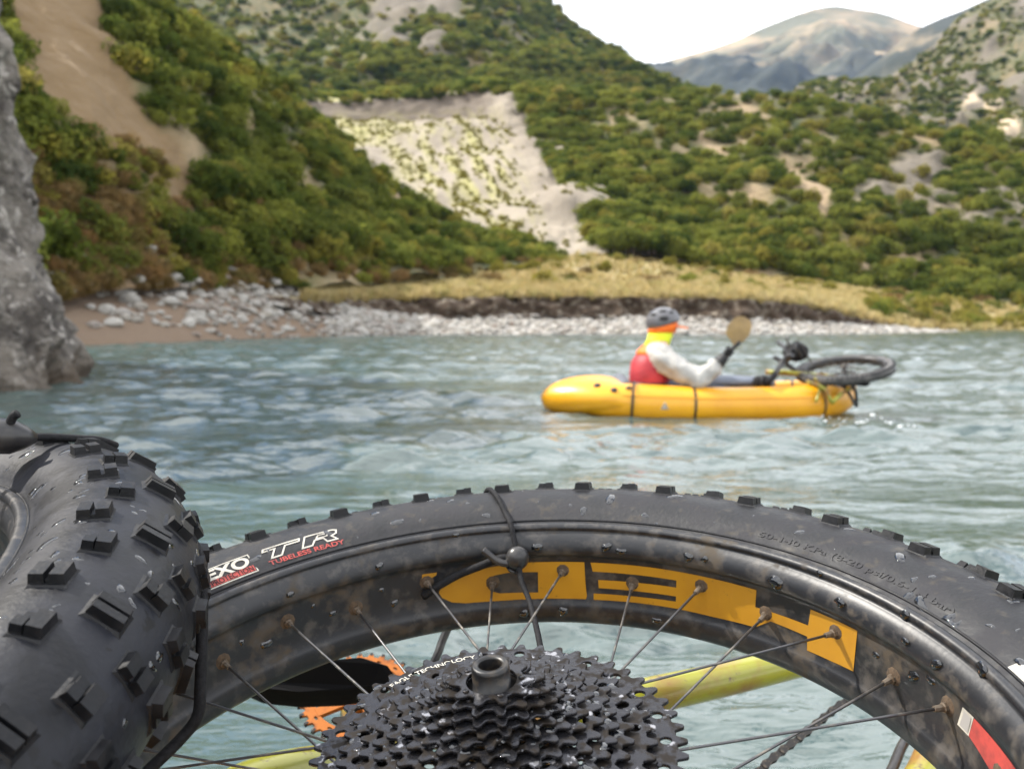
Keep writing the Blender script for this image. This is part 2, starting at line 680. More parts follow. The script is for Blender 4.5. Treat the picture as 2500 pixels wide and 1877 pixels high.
HILLS['F'] = sheet('far_ridge', [
    row((1600, 300, 800), (1800, 300, 800), (2000, 320, 800), (2200, 330, 800), (2600, 330, 800)),
    row((1650, 232, 1150), (1790, 200, 1150), (1900, 130, 1170), (2075, 18, 1200), (2600, -160, 1250)),
    row((1650, 300, 1500), (1790, 300, 1500), (1900, 250, 1500), (2075, 150, 1500), (2600, 50, 1500))],
    90, 50, 24, 200, m_far, attrs={'wood_shade': lambda u, v, p: 0.85 + nse(u, v, 6, 3)}, mask=lambda u, v: 0.3 if .4 < v < .6 else 1,  # cloud shadow over the wooded ridge, painted as a dark tone
    label='wooded ridge with cloud shade put into its colour, in front of the bare mountain', seed=2)
HILLS['E'] = sheet('rocky_mountain', [
    row((1600, 330, 360), (1800, 330, 360), (2000, 360, 360), (2212, 400, 350), (2700, 450, 330)),
    row((1700, 232, 520), (1850, 215, 520), (2000, 190, 510), (2212, 180, 480), (2700, 120, 440)),
    row((1740, 228, 620), (1870, 195, 630), (2010, 112, 650), (2140, 4, 690), (2700, -160, 740)),
    row((1700, 300, 800), (1870, 280, 800), (2010, 230, 800), (2140, 120, 850), (2700, -200, 900))],
    170, 150, 13, 90, m_scrub, attrs={
        'rock': lambda u, v, p: (nse(u, v, 13, 5) * 1.5 + 0.15 + 0.5 * band(v, .36, .60, .2) * band(u, .1, .45, .2)),
        'bare': lambda u, v, p: 1.3 * max(0, nse(u, v, 12, 8) - .28),
        'scar': lambda u, v, p: 1.5 * inpoly(p, [(2128, 225), (2150, 195), (2178, 240), (2200, 285), (2160, 300), (2135, 260)], 12) + 1.2 * inpoly(p, [(2082, 225), (2100, 190), (2122, 215)], 10)},
    label='rocky mountain side with thin green scrub and a pale scar', fine=2.5, crag=4, seed=3, mask=lambda u, v: 0.25 if .6 < v < .73 else 1)
HILLS['D'] = sheet('bush_mountain', [
    row((-500, 330, 300), (0, 320, 300), (400, 300, 300), (800, 285, 300), (1100, 280, 300), (1300, 270, 310), (1480, 270, 320), (1700, 290, 330)),
    row((-500, 150, 400), (0, 150, 400), (400, 150, 395), (800, 145, 390), (1050, 140, 400), (1250, 145, 410), (1440, 200, 410), (1700, 260, 400)),
    row((-500, -60, 620), (0, -90, 620), (400, -110, 620), (800, -120, 610), (1060, -75, 585), (1250, 66, 560), (1460, 196, 500), (1700, 260, 480)),
    row((-500, 60, 1000), (0, 60, 1000), (400, 40, 1000), (800, 30, 1000), (1080, 60, 900), (1250, 160, 850), (1460, 260, 800), (1700, 300, 700))],
    190, 150, 11, 85, m_scrub, attrs={
        'rock': lambda u, v, p: 1.5 * inpoly(p, [(740, 110), (790, 30), (850, -40), (1010, -40), (1000, 60), (900, 75), (870, 150), (800, 115)], 40) + 1.3 * inpoly(p, [(905, 165), (930, 115), (990, 110), (1010, 155)], 25) + nse(u, v, 11, 2) * .9 - .4,
        'bare': lambda u, v, p: max(0, nse(u, v, 14, 4) - .25) * 1.2},
    label='steep bush covered mountain with dark rock outcrops', fine=2.5, crag=4, seed=4, mask=lambda u, v: 0.22 if .6 < v < .73 else 1)

# ---- terrace hill across the valley, the slip and its terrace top
STRIPS = [[(1480, 262), (1530, 300), (1590, 345), (1590, 360), (1540, 330), (1490, 285)], [(1760, 275), (1790, 300), (1800, 325), (1760, 320), (1770, 295)],
          [(1690, 350), (1720, 385), (1780, 440), (1810, 500), (1870, 540), (1920, 590), (1880, 590), (1820, 545), (1770, 490), (1720, 420), (1680, 375)], [(1940, 520), (2010, 545), (2000, 565), (1930, 545)]]
HILLS['C'] = sheet('terrace_hillside', [
    row((1290, 556, 114), (1390, 560, 116), (1540, 584, 120), (1760, 614, 124), (2000, 642, 126), (2230, 664, 126), (2700, 720, 122)),
    row((1256, 452, 140), (1350, 455, 143), (1500, 465, 146), (1750, 475, 148), (2000, 490, 150), (2230, 510, 148), (2700, 560, 140)),
    row((1172, 335, 176), (1290, 335, 178), (1480, 340, 180), (1750, 345, 182), (2000, 370, 182), (2230, 400, 178), (2700, 440, 165)),
    row((1112, 205, 218), (1215, 200, 222), (1480, 207, 226), (1750, 220, 226), (2000, 274, 216), (2230, 314, 206), (2700, 380, 190)),
    row((1088, 203, 300), (1200, 200, 300), (1480, 208, 300), (1750, 224, 300), (2000, 280, 290), (2230, 320, 280), (2700, 390, 260))],
    170, 140, 2.6, 26, m_scrub, attrs={
        'bare': lambda u, v, p: 1.2 * max(0, nse(u, v, 11, 1) - .08) * (u > .22) + sum(1.2 * inpoly(p, q, 22) for q in STRIPS),
        'rock': lambda u, v, p: .9 * inpoly(p, [(1840, 400), (1900, 385), (2000, 390), (2080, 405), (2300, 420), (2300, 500), (2150, 500), (2060, 465), (1950, 460), (1850, 435)], 30) * (0.9 + nse(u, v, 16, 6)) + 1.4 * inpoly(p, [(1920, 365), (1960, 325), (2030, 330), (2060, 365), (1990, 390)], 25)},
    label='broad hillside of dotted green bushes and bare tan soil', fine=0.7, crag=1.3, seed=5, mask=lambda u, v: 0.3 if v > .7 else 1)
GROWTH = [(740, 275), (960, 275), (1060, 262), (1085, 330), (1120, 430), (1165, 540), (1100, 560), (980, 500), (900, 420), (840, 330)]
HILLS['S'] = sheet('scree_slip', [
    row((520, 600, 96), (700, 600, 96), (900, 600, 98), (1050, 600, 100), (1180, 575, 108), (1260, 566, 110), (1360, 552, 119)),
    row((520, 420, 160), (700, 400, 160), (900, 410, 156), (1050, 430, 150), (1165, 440, 144), (1235, 447, 141.5), (1330, 454, 148)),
    row((520, 268, 222), (700, 268, 222), (880, 262, 220), (1000, 255, 216), (1070, 270, 206), (1125, 288, 196), (1220, 305, 196)),
    row((520, 218, 228), (700, 218, 228), (880, 210, 226), (1000, 194, 224), (1055, 188, 222), (1095, 198, 219), (1180, 212, 224)),
    row((520, 212, 320), (700, 211, 320), (880, 202, 320), (1000, 188, 320), (1050, 183, 320), (1078, 186, 320), (1095, 196, 320))],
    130, 120, 1.4, 16, m_slip, attrs={
        'cliff': lambda u, v, p: band(v, .5, .735, .02) * (0.9 - 0.9 * band(u, .66, 1.1, .12)) + 0.6 * max(0, noise.noise(Vector((u * 60, v * 3, 0)))) * band(v, .3, .74, .05),  # band darker on the left: shade of the cut face put into the colour
        'green': lambda u, v, p: (2.5 if v > .755 else 0) + inpoly(p, GROWTH, 90) * max(0, 1.6 * nse(u * 1.3 + v * .5, v * .9, 20, 3) + .45) + .5 * band(u, .0, .3, .1) * band(v, .40, .52, .05)},
    label='pale eroded slip face with a scree fan below a cut cliff', fine=0.5, seed=6,
    mask=lambda u, v: 0.5 if v > .72 else (1.0 + 0.8 * band(u, .7, 1.1, .1)))

# ---- near left hill
CLAY = [(10, -60), (190, -60), (230, 90), (275, 185), (320, 258), (385, 308), (425, 375), (420, 470), (350, 440), (280, 385), (200, 330), (125, 260), (60, 200), (30, 60)]
EARTH = [(40, 260), (160, 330), (330, 420), (470, 500), (560, 560), (640, 650), (300, 690), (40, 690)]
HILLS['L'] = sheet('left_hillside', [
    row((-400, 700, 21), (-60, 662, 26), (130, 638, 31), (300, 612, 36), (450, 600, 41), (600, 603, 47), (750, 612, 53), (900, 602, 64), (1100, 582, 86), (1280, 580, 106)),
    row((-400, 300, 30), (-60, 300, 34), (130, 300, 38), (300, 320, 43), (470, 380, 50), (640, 430, 60), (780, 470, 70), (900, 505, 82), (1060, 545, 98), (1260, 575, 110)),
    row((-400, -220, 50), (-60, -190, 55), (130, -130, 60), (350, 12, 72), (520, 128, 84), (645, 232, 92), (765, 340, 98), (900, 440, 104), (1050, 515, 110), (1250, 572, 116)),
    row((-400, 50, 80), (-60, 50, 85), (130, 60, 90), (350, 150, 100), (520, 250, 110), (645, 330, 118), (765, 420, 124), (900, 500, 128), (1050, 560, 130), (1250, 620, 130))],
    170, 130, 1.3, 13, m_scrub, attrs={
        'bare': lambda u, v, p: 1.3 * max(0, nse(u, v, 10, 7) + .02) + 0.9 * band(u, -.1, .42, .1) * band(v, -.1, .26, .1),
        'rock': lambda u, v, p: 1.3 * max(0, nse(u, v, 12, 11) - .15) * (u > .4),
        'earth': lambda u, v, p: inpoly(p, EARTH, 60) * (.75 + nse(u, v, 18, 2)),
        'clay': lambda u, v, p: 1.4 * inpoly(p, CLAY, 18)},
    label='steep left hillside thick with green and olive bushes', fine=0.35, seed=8, mask=lambda u, v: 0.4 if .6 < v < .74 else 1, dirv=(0.4, -0.5, 0.75))

# ---- grassy terrace, eroded bank, beaches
BANKTOP = [(590, 640, 45.5), (690, 650, 49), (760, 646, 52), (900, 644, 56), (1100, 642, 58), (1300, 643, 59), (1500, 645, 59), (1650, 650, 59), (1760, 662, 61), (1860, 688, 64), (1960, 712, 70), (2100, 716, 80), (2400, 718, 90)]
HILLS['T'] = sheet('grass_terrace', [
    row(*BANKTOP),
    row((590, 626, 53), (690, 632, 58), (760, 630, 62), (900, 622, 68), (1100, 612, 72), (1300, 612, 76), (1500, 620, 78), (1650, 630, 80), (1760, 641, 82), (1860, 660, 84), (1960, 676, 86), (2100, 690, 94), (2400, 700, 100)),
    row((590, 595, 74), (690, 600, 82), (760, 590, 88), (900, 575, 96), (1100, 556, 110), (1300, 548, 120), (1500, 578, 124), (1650, 598, 126), (1760, 612, 128), (1860, 624, 130), (1960, 636, 130), (2100, 648, 130), (2400, 685, 130)),
    row((590, 540, 120), (690, 540, 130), (760, 530, 140), (900, 520, 150), (1100, 500, 165), (1300, 500, 175), (1500, 530, 175), (1650, 550, 175), (1760, 565, 175), (1860, 575, 175), (1960, 585, 175), (2100, 600, 175), (2400, 635, 175))],
    150, 90, 0.25, 4.0, m_grass, label='golden dry grass terrace above the eroded bank', seed=10, mask=lambda u, v: min(1, v * 6))
bank_low = []
for i, q in enumerate(BANKTOP):
    dz = (18, 26, 34, 42, 42, 42, 42, 42, 36, 22, 5, 5, 5)[i]
    bank_low.append((q[0], q[1] + dz, q[2] - 0.7))
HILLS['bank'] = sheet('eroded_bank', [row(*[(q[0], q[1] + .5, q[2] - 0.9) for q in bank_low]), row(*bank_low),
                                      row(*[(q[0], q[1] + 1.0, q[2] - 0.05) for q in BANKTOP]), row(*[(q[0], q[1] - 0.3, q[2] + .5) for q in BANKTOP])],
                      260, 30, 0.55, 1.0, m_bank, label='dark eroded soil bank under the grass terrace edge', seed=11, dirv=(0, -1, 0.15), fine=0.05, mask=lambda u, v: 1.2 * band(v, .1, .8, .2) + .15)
WATERLINE = [(-300, 775, 21), (0, 758, 24.5), (130, 748, 27), (300, 741, 30), (450, 735, 35), (620, 729, 42), (760, 725, 48), (900, 722, 51), (1100, 722, 52), (1300, 722, 53), (1500, 722, 53), (1700, 722, 54), (1900, 721, 58), (2060, 719, 66), (2400, 717, 78)]
WL = [at(*q) for q in WATERLINE]
WL = [Vector((p.x, p.y, -0.05)) for p in WL]
GTOP = [(-300, 690, 25), (0, 664, 29), (130, 640, 33), (300, 612, 39), (450, 602, 44), (600, 615, 49), (760, 650, 53), (900, 684, 55.5), (1100, 684, 57.5), (1300, 685, 58.5), (1500, 686, 58.5), (1700, 690, 60), (1900, 704, 66), (2060, 716, 78), (2400, 717, 92)]
HILLS['beach'] = sheet('gravel_beach', [[Vector((p.x * 1.0, p.y - 6, -0.9)) for p in WL], WL, [a.lerp(b, .5) + Vector((0, 0, .03)) for a, b in zip(WL, row(*GTOP))], row(*GTOP),
                                        row(*[(q[0], q[1] - 8, q[2] + 5) for q in GTOP])],
                       220, 60, 0.10, 1.5, m_gravel, label='stony gravel beach along the far river bank', seed=12, fine=0.03,
                       attrs={'brown': lambda u, v, p: 1.25 - (p.x + 9.0) / 5.0})
# brown silt on the left end of the beach
_nt = m_gravel.node_tree
_b = _nt.nodes['Principled BSDF']
_src = _b.inputs['Base Color'].links[0].from_socket
_a = _nt.nodes.new('ShaderNodeAttribute'); _a.attribute_name = 'brown'
_mx = _nt.nodes.new('ShaderNodeMix'); _mx.data_type = 'RGBA'
_nt.links.new(_a.outputs['Fac'], _mx.inputs[0]); _nt.links.new(_src, _mx.inputs[6]); _mx.inputs[7].default_value = (0.15, 0.103, 0.066, 1)
_nt.links.new(_mx.outputs[2], _b.inputs['Base Color'])

# ---- grey limestone cliff at the left edge
m_rock = mat('grey_limestone', (0.20, 0.18, 0.155), 0.85, col2=(0.045, 0.038, 0.032), scale=2.0, lo=.45, hi=.62, col3=(0.38, 0.355, 0.32), scale3=6.0, lo3=.55, hi3=.66, bump=1.0, bscale=7, bdist=0.16,
             attr=(('wet', (0.07, 0.052, 0.035)),))


def cliff():
    nu, nv = 170, 210
    # outline of the right-hand edge by height: distance from the cliff's back to its nose
    base = [(-9.8, 2.0), (-7.7, 5.0), (-5.95, 7.3), (-5.30, 8.6), (-5.08, 9.9), (-5.35, 11.2), (-6.5, 13.0), (-8.5, 16.0), (-12.0, 19.0)]
    base = [Vector((p[0], p[1], 0)) for p in catmull([(x, y, 0) for x, y in base], 30)]
    L = len(base)
    V = []; W = []
    prof = catmull([(0.0, -0.9, 0), (0.0, 0.0, 0), (0.14, 0.40, 0), (0.30, 0.9, 0), (0.44, 1.5, 0), (0.46, 2.3, 0), (0.58, 3.2, 0), (0.78, 4.3, 0), (1.1, 6.0, 0), (1.9, 8.5, 0)], 20)
    Lp = len(prof)
    for j in range(nv):
        pr = prof[min(Lp - 1, int(j / (nv - 1) * (Lp - 1)))]
        back, z = pr[0], pr[1]
        for i in range(nu):
            s = i / (nu - 1) * (L - 1)
            k = min(int(s), L - 2)
            b = base[k].lerp(base[k + 1], s - k)
            t = (base[k + 1] - base[k]).normalized()
            nrm = Vector((t.y, -t.x, 0))
            p = b - nrm * back + Vector((0, 0, z))
            q = Vector((p.x * 0.9, p.y * 0.9, p.z * 0.42))
            d = 0.30 * noise.fractal(q * 1.1, .8, 2.1, 6)
            vo = noise.voronoi(Vector((p.x * 1.1, p.y * 1.1, p.z * 0.5)) + Vector((d, 0, d)))[0]
            d += 0.35 * (vo[1] - vo[0]) - 0.12
            vo2 = noise.voronoi(Vector((p.x * 3.1, p.y * 3.1, p.z * 1.7)))[0]
            d += 0.16 * (vo2[1] - vo2[0]) + 0.06 * noise.fractal(p * 5.0, .8, 2.0, 4)
            d -= 0.22 * max(0, noise.noise(Vector((p.x * 1.7, p.y * 1.7, p.z * 0.3)))) ** 0.5
            V.append(p + nrm * d * 0.9 + Vector((0, 0, 0.25 * noise.noise(p * 1.3))))
            W.append(max(0, min(1, 1.2 - z / 0.42 + noise.noise(p * 3) * .5)))
    F = [(j * nu + i, j * nu + i + 1, (j + 1) * nu + i + 1, (j + 1) * nu + i) for j in range(nv - 1) for i in range(nu - 1)]
    o = obj('rock_cliff', V, F, m_rock)
    a = o.data.attributes.new('wet', 'FLOAT', 'POINT')
    a.data.foreach_set('value', W)
    tag(o, 'rugged grey limestone cliff rising straight out of the river', 'cliff')


cliff()

# =================================================================== VEGETATION AND STONES
m_leaf = mat('scrub_leaf', (0.8, 0.8, 0.8), 0.9, col2=(1.15, 1.15, 0.9), scale=2.0, rand=[(0.058, 0.085, 0.018), (0.150, 0.170, 0.034), (0.24, 0.25, 0.055), (0.075, 0.108, 0.024), (0.17, 0.185, 0.042), (0.040, 0.062, 0.015)], spec=0.06, leafy=.5)
m_leaf_o = mat('olive_leaf', (0.8, 0.8, 0.8), 0.9, col2=(1.15, 1.15, 0.9), scale=2.0, rand=[(0.25, 0.22, 0.05), (0.19, 0.175, 0.036), (0.30, 0.26, 0.075)], spec=0.06, leafy=.5)
m_leaf_b = mat('dry_twig', (0.8, 0.8, 0.8), 0.8, col2=(1.15, 1.05, 0.9), scale=2.0, rand=[(0.19, 0.11, 0.04), (0.24, 0.165, 0.07), (0.14, 0.10, 0.035), (0.17, 0.15, 0.045)], spec=0.2, leafy=.35)
m_stem = mat('stem_bark', (0.07, 0.05, 0.035), 0.9)
m_straw = mat('dry_grass_blade', (0.8, 0.8, 0.8), 0.8, col2=(1.1, 1.1, 1.0), scale=1.0, rand=[(0.48, 0.37, 0.17), (0.42, 0.34, 0.15), (0.54, 0.44, 0.25), (0.33, 0.30, 0.11)], spec=0.2, leafy=.4)


def bush_mesh(name, m, seed, n=560, leaf=0.18, up=0.9, lobes=7, spiky=0.0):
    r = random.Random(seed)
    mb = MB()
    L = []
    for k in range(lobes):
        a = r.random() * 6.28
        d = r.random() ** .5 * 0.62
        L.append((Vector((math.cos(a) * d, math.sin(a) * d, up * (0.35 + 0.5 * r.random() * (1 - d)))), 0.30 + 0.22 * r.random()))
    L.append((Vector((0, 0, up * .45)), .55))
    for k in range(n):
        c, rad = r.choice(L)
        d = Vector((r.gauss(0, 1), r.gauss(0, 1), r.gauss(0.15, 1))).normalized()
        p = c + d * rad * (0.72 + 0.36 * r.random())
        if p.z < 0.02:
            p.z = 0.02 + 0.1 * r.random()
        nrm = (d + Vector((r.gauss(0, .5), r.gauss(0, .5), r.gauss(.2, .5)))).normalized()
        t = nrm.orthogonal().normalized()
        t.rotate(Matrix.Rotation(r.random() * 6.28, 3, nrm))
        b = nrm.cross(t)
        s = leaf * (0.6 + 0.8 * r.random())
        ln = s * (1 + spiky * 3)
        wd = s * (0.7 - spiky * 0.5)
        q = [p - t * ln * .5, p + b * wd * .5 + t * ln * .05, p + t * ln * .5 + nrm * s * .12, p - b * wd * .5 + t * ln * .05]
        mb.add(q, [(0, 1, 2, 3)], 0)
    for k in range(4):
        c, rad = L[k]
        V, F = sweep([(0.04 * k - .06, 0, -0.15), (c.x * .5, c.y * .5, c.z * .5), c], [.05, .035, .012], 5)
        mb.add(V, F, 1)
    return mb.data(name, [m, m_stem], smooth=False)


BUSH = [bush_mesh('shrub_green_a', m_leaf, 10, up=.75, lobes=9), bush_mesh('shrub_green_b', m_leaf, 11, n=420, leaf=.16, up=1.0, lobes=5, spiky=.25), bush_mesh('shrub_green_c', m_leaf, 12, n=640, up=1.7, lobes=10), bush_mesh('shrub_green_d', m_leaf, 13, n=700, leaf=.14, up=1.05, lobes=12)]
OLIVE = [bush_mesh('shrub_olive_%s' % c, m_leaf_o, 30 + i, up=(.8, 1.1)[i]) for i, c in enumerate('ab')]
DRY = [bush_mesh('shrub_dry_%s' % c, m_leaf_b, 50 + i, n=460, leaf=.16, up=(.7, .9)[i], spiky=.7) for i, c in enumerate('ab')]


def tuft_mesh(name, seed):
    r = random.Random(seed)
    mb = MB()
    for k in range(46):
        a = r.random() * 6.28
        d = r.random() * .28
        b = Vector((math.cos(a) * d, math.sin(a) * d, -.05))
        h = .45 + .55 * r.random()
        o = Vector((math.cos(a) * (.15 + .4 * r.random()), math.sin(a) * (.15 + .4 * r.random()), h))
        s = Vector((-math.sin(a), math.cos(a), 0)) * .035
        mb.add([b - s, b + s, b + o * .6 + s * .7 + Vector((0, 0, .1)), b + o * .6 - s * .7 + Vector((0, 0, .1)), b + o], [(0, 1, 2, 3), (3, 2, 4)])
    return mb.data(name, m_straw, smooth=False)


TUFT = [tuft_mesh('tuft_%d' % i, 70 + i) for i in range(3)]


def protos(name, meshes):
    return proto_collection(name, [bpy.data.objects.new('%s_%02d' % (name, i), me) for i, me in enumerate(meshes)])


C_SCRUB = protos('scrub_kinds', BUSH + OLIVE)                    # 0-3 green, 4-5 olive
C_DRY = protos('dry_kinds', DRY + OLIVE + BUSH[:2])              # 0-1 dry 2-3 olive 4-5 green
C_TUFT = protos('tuft_kinds', TUFT)


def att_at(A, u, v):
    nv, nu = A.shape
    return A[min(nv - 1, int(v * (nv - 1) + .5)), min(nu - 1, int(u * (nu - 1) + .5))]


def spread(key, n, size, u=(0, 1), v=(0, 1), keep=None, seed=1, sink=0.1, idx=None):
    r = random.Random(seed)
    o, G, att = HILLS[key]
    out = []
    tries = 0
    while len(out) < n and tries < n * 12:
        tries += 1
        a = u[0] + (u[1] - u[0]) * r.random()
        b = v[0] + (v[1] - v[0]) * r.random()
        if keep and r.random() > keep(a, b, att):
            continue
        p = sample(G, a, b)
        s = size[0] + (size[1] - size[0]) * r.random() ** 1.5
        out.append((p - Vector((0, 0, s * sink)), s, r.random() * 6.28, idx(r, a, b) if idx else r.randrange(6)))
    return out


def clear(att, a, b, ks=('bare', 'rock'), w=1.0):
    return max(0.0, 1 - w * sum(att_at(att[k], a, b) for k in ks))


green_mix = lambda r, a, b: r.choice((0, 1, 2, 3, 0, 1, 2, 3, 0, 1, 2, 3, 4, 5))
scatter('mountain_scrub', spread('D', 8500, (1.5, 4.0), (.27, .93), (.0, .68), lambda a, b, t: clear(t, a, b) * (.9 if nse(a, b, 9, 12) > -.2 else .35), 1, idx=green_mix), C_SCRUB,
        'bush covering the steep mountain behind the terrace')
scatter('rocky_mountain_scrub', spread('E', 2900, (1.2, 3.0), (0, .85), (.0, .66), lambda a, b, t: clear(t, a, b), 2, idx=green_mix), C_SCRUB,
        'thin scrub dotting the rocky mountain side')
hill_c = spread('C', 3900, (.7, 2.5), (0.0, .86), (0.0, .77), lambda a, b, t: clear(t, a, b, w=.95) * (1.0 if a < .35 else .85), 3, idx=green_mix)
scatter('hillside_scrub', hill_c, C_SCRUB, 'dotted green bushes covering the broad terrace hillside')
scatter('slip_top_scrub', spread('S', 420, (1.2, 2.4), (0, 1), (.745, .86), None, 4, idx=green_mix)
        + spread('S', 130, (.4, 1.5), (0, .95), (.715, .755), None, 41, idx=green_mix)
        + spread('S', 1500, (.25, .6), (.0, .85), (.02, .52), lambda a, b, t: max(0.01, 1.4 * att_at(t['green'], a, b) - .1), 5, idx=lambda r, a, b: r.choice((4, 5))), C_SCRUB,
        'low bushes on the scree and along the slip top')

# left hillside: the bushes that show largest are things of their own, the rest one mass
hl = spread('L', 2000, (.45, 1.6), (.10, .97), (.05, .70), lambda a, b, t: clear(t, a, b, w=.75) * max(0, 1 - 1.1 * att_at(t['clay'], a, b)) * max(.08, 1 - 1.2 * att_at(t['earth'], a, b)), 6, idx=green_mix)
hl = [p for p in hl if p[0].y > 26]


def shows(p):
    d = p[0] - CAM
    x = d.x / d.y
    z = d.z / d.y
    return (p[1] / d.y) * (1 if -.56 < x < .56 and z < .37 else .2)


hl.sort(key=shows, reverse=True)
NSH = 240
rest = hl[NSH:]
for p in hl[:NSH]:
    k = p[3]
    me = (BUSH + OLIVE)[k]
    o = inst('hillside_shrub', me, None, Matrix.Translation(p[0]) @ Matrix.Rotation(p[2], 4, 'Z') @ Matrix.Diagonal((p[1], p[1], p[1], 1)))
    bx_, by_ = bearing(p[0])
    cy_ = np.interp(bx_, [130, 350, 520, 645, 765, 900, 1050], [-200, 12, 128, 232, 340, 432, 500])
    zone = 'on the crest of the left hillside' if by_ < cy_ + 60 else ('at the foot of the left hillside above the stones' if by_ > 540 else ('beside the bare clay patch of the left hillside' if inpoly(p[0], CLAY, 260) > .02 else ('on the middle of the left hillside facing the pale slip' if bx_ > 560 else 'on the middle of the left hillside below the clay patch')))
    kind = ('low rounded green bush', 'spreading green bush', 'tall green bush', 'dense green bush', 'low olive bush', 'tall olive bush')[k]
    sz = 'large' if p[1] > 1.2 else 'small'
    tag(o, '%s %s %s' % (sz, kind, zone), 'shrub', '%s %s %s' % (sz, kind, zone))
scatter('left_hill_scrub', rest, C_SCRUB, 'smaller scrub filling the steep left hillside')
scatter('foot_scrub', spread('L', 760, (.3, .85), (.10, 1.0), (.0, .34), lambda a, b, t: (.30 + .6 * att_at(t['earth'], a, b)) if b > .10 else .6, 7, idx=lambda r, a, b: r.choice((0, 1, 0, 1, 0, 1, 2, 3, 4))), C_DRY,
        'brown dry scrub over the foot of the left slope')
scatter('dry_grass', spread('T', 7500, (.4, .95), (.05, 1), (.0, .7), None, 8, sink=.05, idx=lambda r, a, b: r.randrange(3))
        + spread('T', 900, (.3, .6), (.05, .75), (.0, .02), None, 9, sink=.3, idx=lambda r, a, b: r.randrange(3)), C_TUFT,
        'dry golden grass tussocks over the terrace')
scatter('terrace_scrub', spread('T', 170, (.5, 1.3), (.12, .70), (.17, .68), lambda a, b, t: .25 + .9 * (b > .4), 10, idx=lambda r, a, b: r.choice((2, 3, 2, 3, 0, 1, 4)))
        + spread('T', 150, (.6, 1.5), (.76, 1), (.07, .68), None, 11, idx=lambda r, a, b: r.choice((2, 3, 4, 5, 0))), C_DRY,
        'low olive and dry scrub on the grass terrace')


# ---- stones
m_stone = mat('river_stone', (0.9, 0.9, 0.9), 0.8, col2=(1.1, 1.08, 1.02), scale=4.0, rand=[(0.16, 0.15, 0.135), (0.28, 0.27, 0.25), (0.38, 0.37, 0.35), (0.21, 0.19, 0.16), (0.31, 0.30, 0.285), (0.14, 0.105, 0.08)], bump=.3, bscale=7, bdist=.03)


def stone_mesh(name, seed):
    bm = bmesh.new()
    bmesh.ops.create_icosphere(bm, subdivisions=2, radius=1.0)
    for v in bm.verts:
        q = v.co * 0.9 + Vector((seed * 5.1, 0, 0))
        f = 1 + .35 * noise.noise(q) + .12 * noise.noise(q * 2.7)
        v.co = Vector((v.co.x * f * 1.15, v.co.y * f * .85, v.co.z * f * .62))
    me = bpy.data.meshes.new(name)
    bm.to_mesh(me); bm.free()
    me.materials.append(m_stone)
    return me


STONE = [stone_mesh('stone_%d' % i, i) for i in range(5)]
C_STONE = protos('stone_kinds', STONE)
st = spread('beach', 3800, (.06, .26), (.27, .93), (.25, .78), lambda a, b, t: 1.0 if a > .40 else (.25 + 1.5 * max(0, b - .45)), 12, sink=-.15, idx=lambda r, a, b: r.randrange(5))
st += spread('beach', 620, (.10, .38), (.17, .52), (.36, .80), lambda a, b, t: .10 + 1.2 * max(0, a - .18), 13, sink=-.15, idx=lambda r, a, b: r.randrange(5))
st += spread('L', 130, (.10, .34), (.16, .56), (.0, .09), None, 14, sink=-.1, idx=lambda r, a, b: r.randrange(5))
st.sort(key=shows, reverse=True)
for p in st[:260]:
    o = inst('river_stone', STONE[p[3]], None, Matrix.Translation(p[0]) @ Matrix.Rotation(p[2], 4, 'Z') @ Matrix.Diagonal((p[1], p[1], p[1], 1)))
    bx_, by_ = bearing(p[0])
    where = 'near the grey cliff' if bx_ < 260 else ('below the clay slope' if bx_ < 480 else ('between the beach and the eroded bank' if bx_ < 760 else 'under the dark eroded bank'))
    zone = ('at the water edge ' if p[0].z < .30 else ('on the beach ' if p[0].z < .95 else 'high on the beach ')) + where
    big = 'large' if p[1] > .27 else ('medium' if p[1] > .2 else 'small')
    tag(o, '%s pale stone %s' % (big, zone), 'stone', '%s stones %s' % (big, zone))
scatter('pebbles', st[260:], C_STONE, 'smaller pale stones covering the gravel beach')

# ------------------------------------------------------------------ air
m_haze = bpy.data.materials.new('valley_haze')
m_haze.use_nodes = True
_nt = m_haze.node_tree
_nt.nodes.remove(_nt.nodes['Principled BSDF'])
_pv = _nt.nodes.new('ShaderNodeVolumePrincipled')
_pv.inputs['Color'].default_value = (0.30, 0.50, 1.0, 1)
_pv.inputs['Density'].default_value = 0.00005
_pv.inputs['Anisotropy'].default_value = 0.2
_nt.links.new(_pv.outputs[0], _nt.nodes['Material Output'].inputs['Volume'])
V, F = box(6000, 4400, 900, (0, 1900, 900 / 2 - 2.8))
hz = obj('haze', V, F, m_haze, smooth=False)
tag(hz, 'thin blue valley haze', None, None, 'stuff')

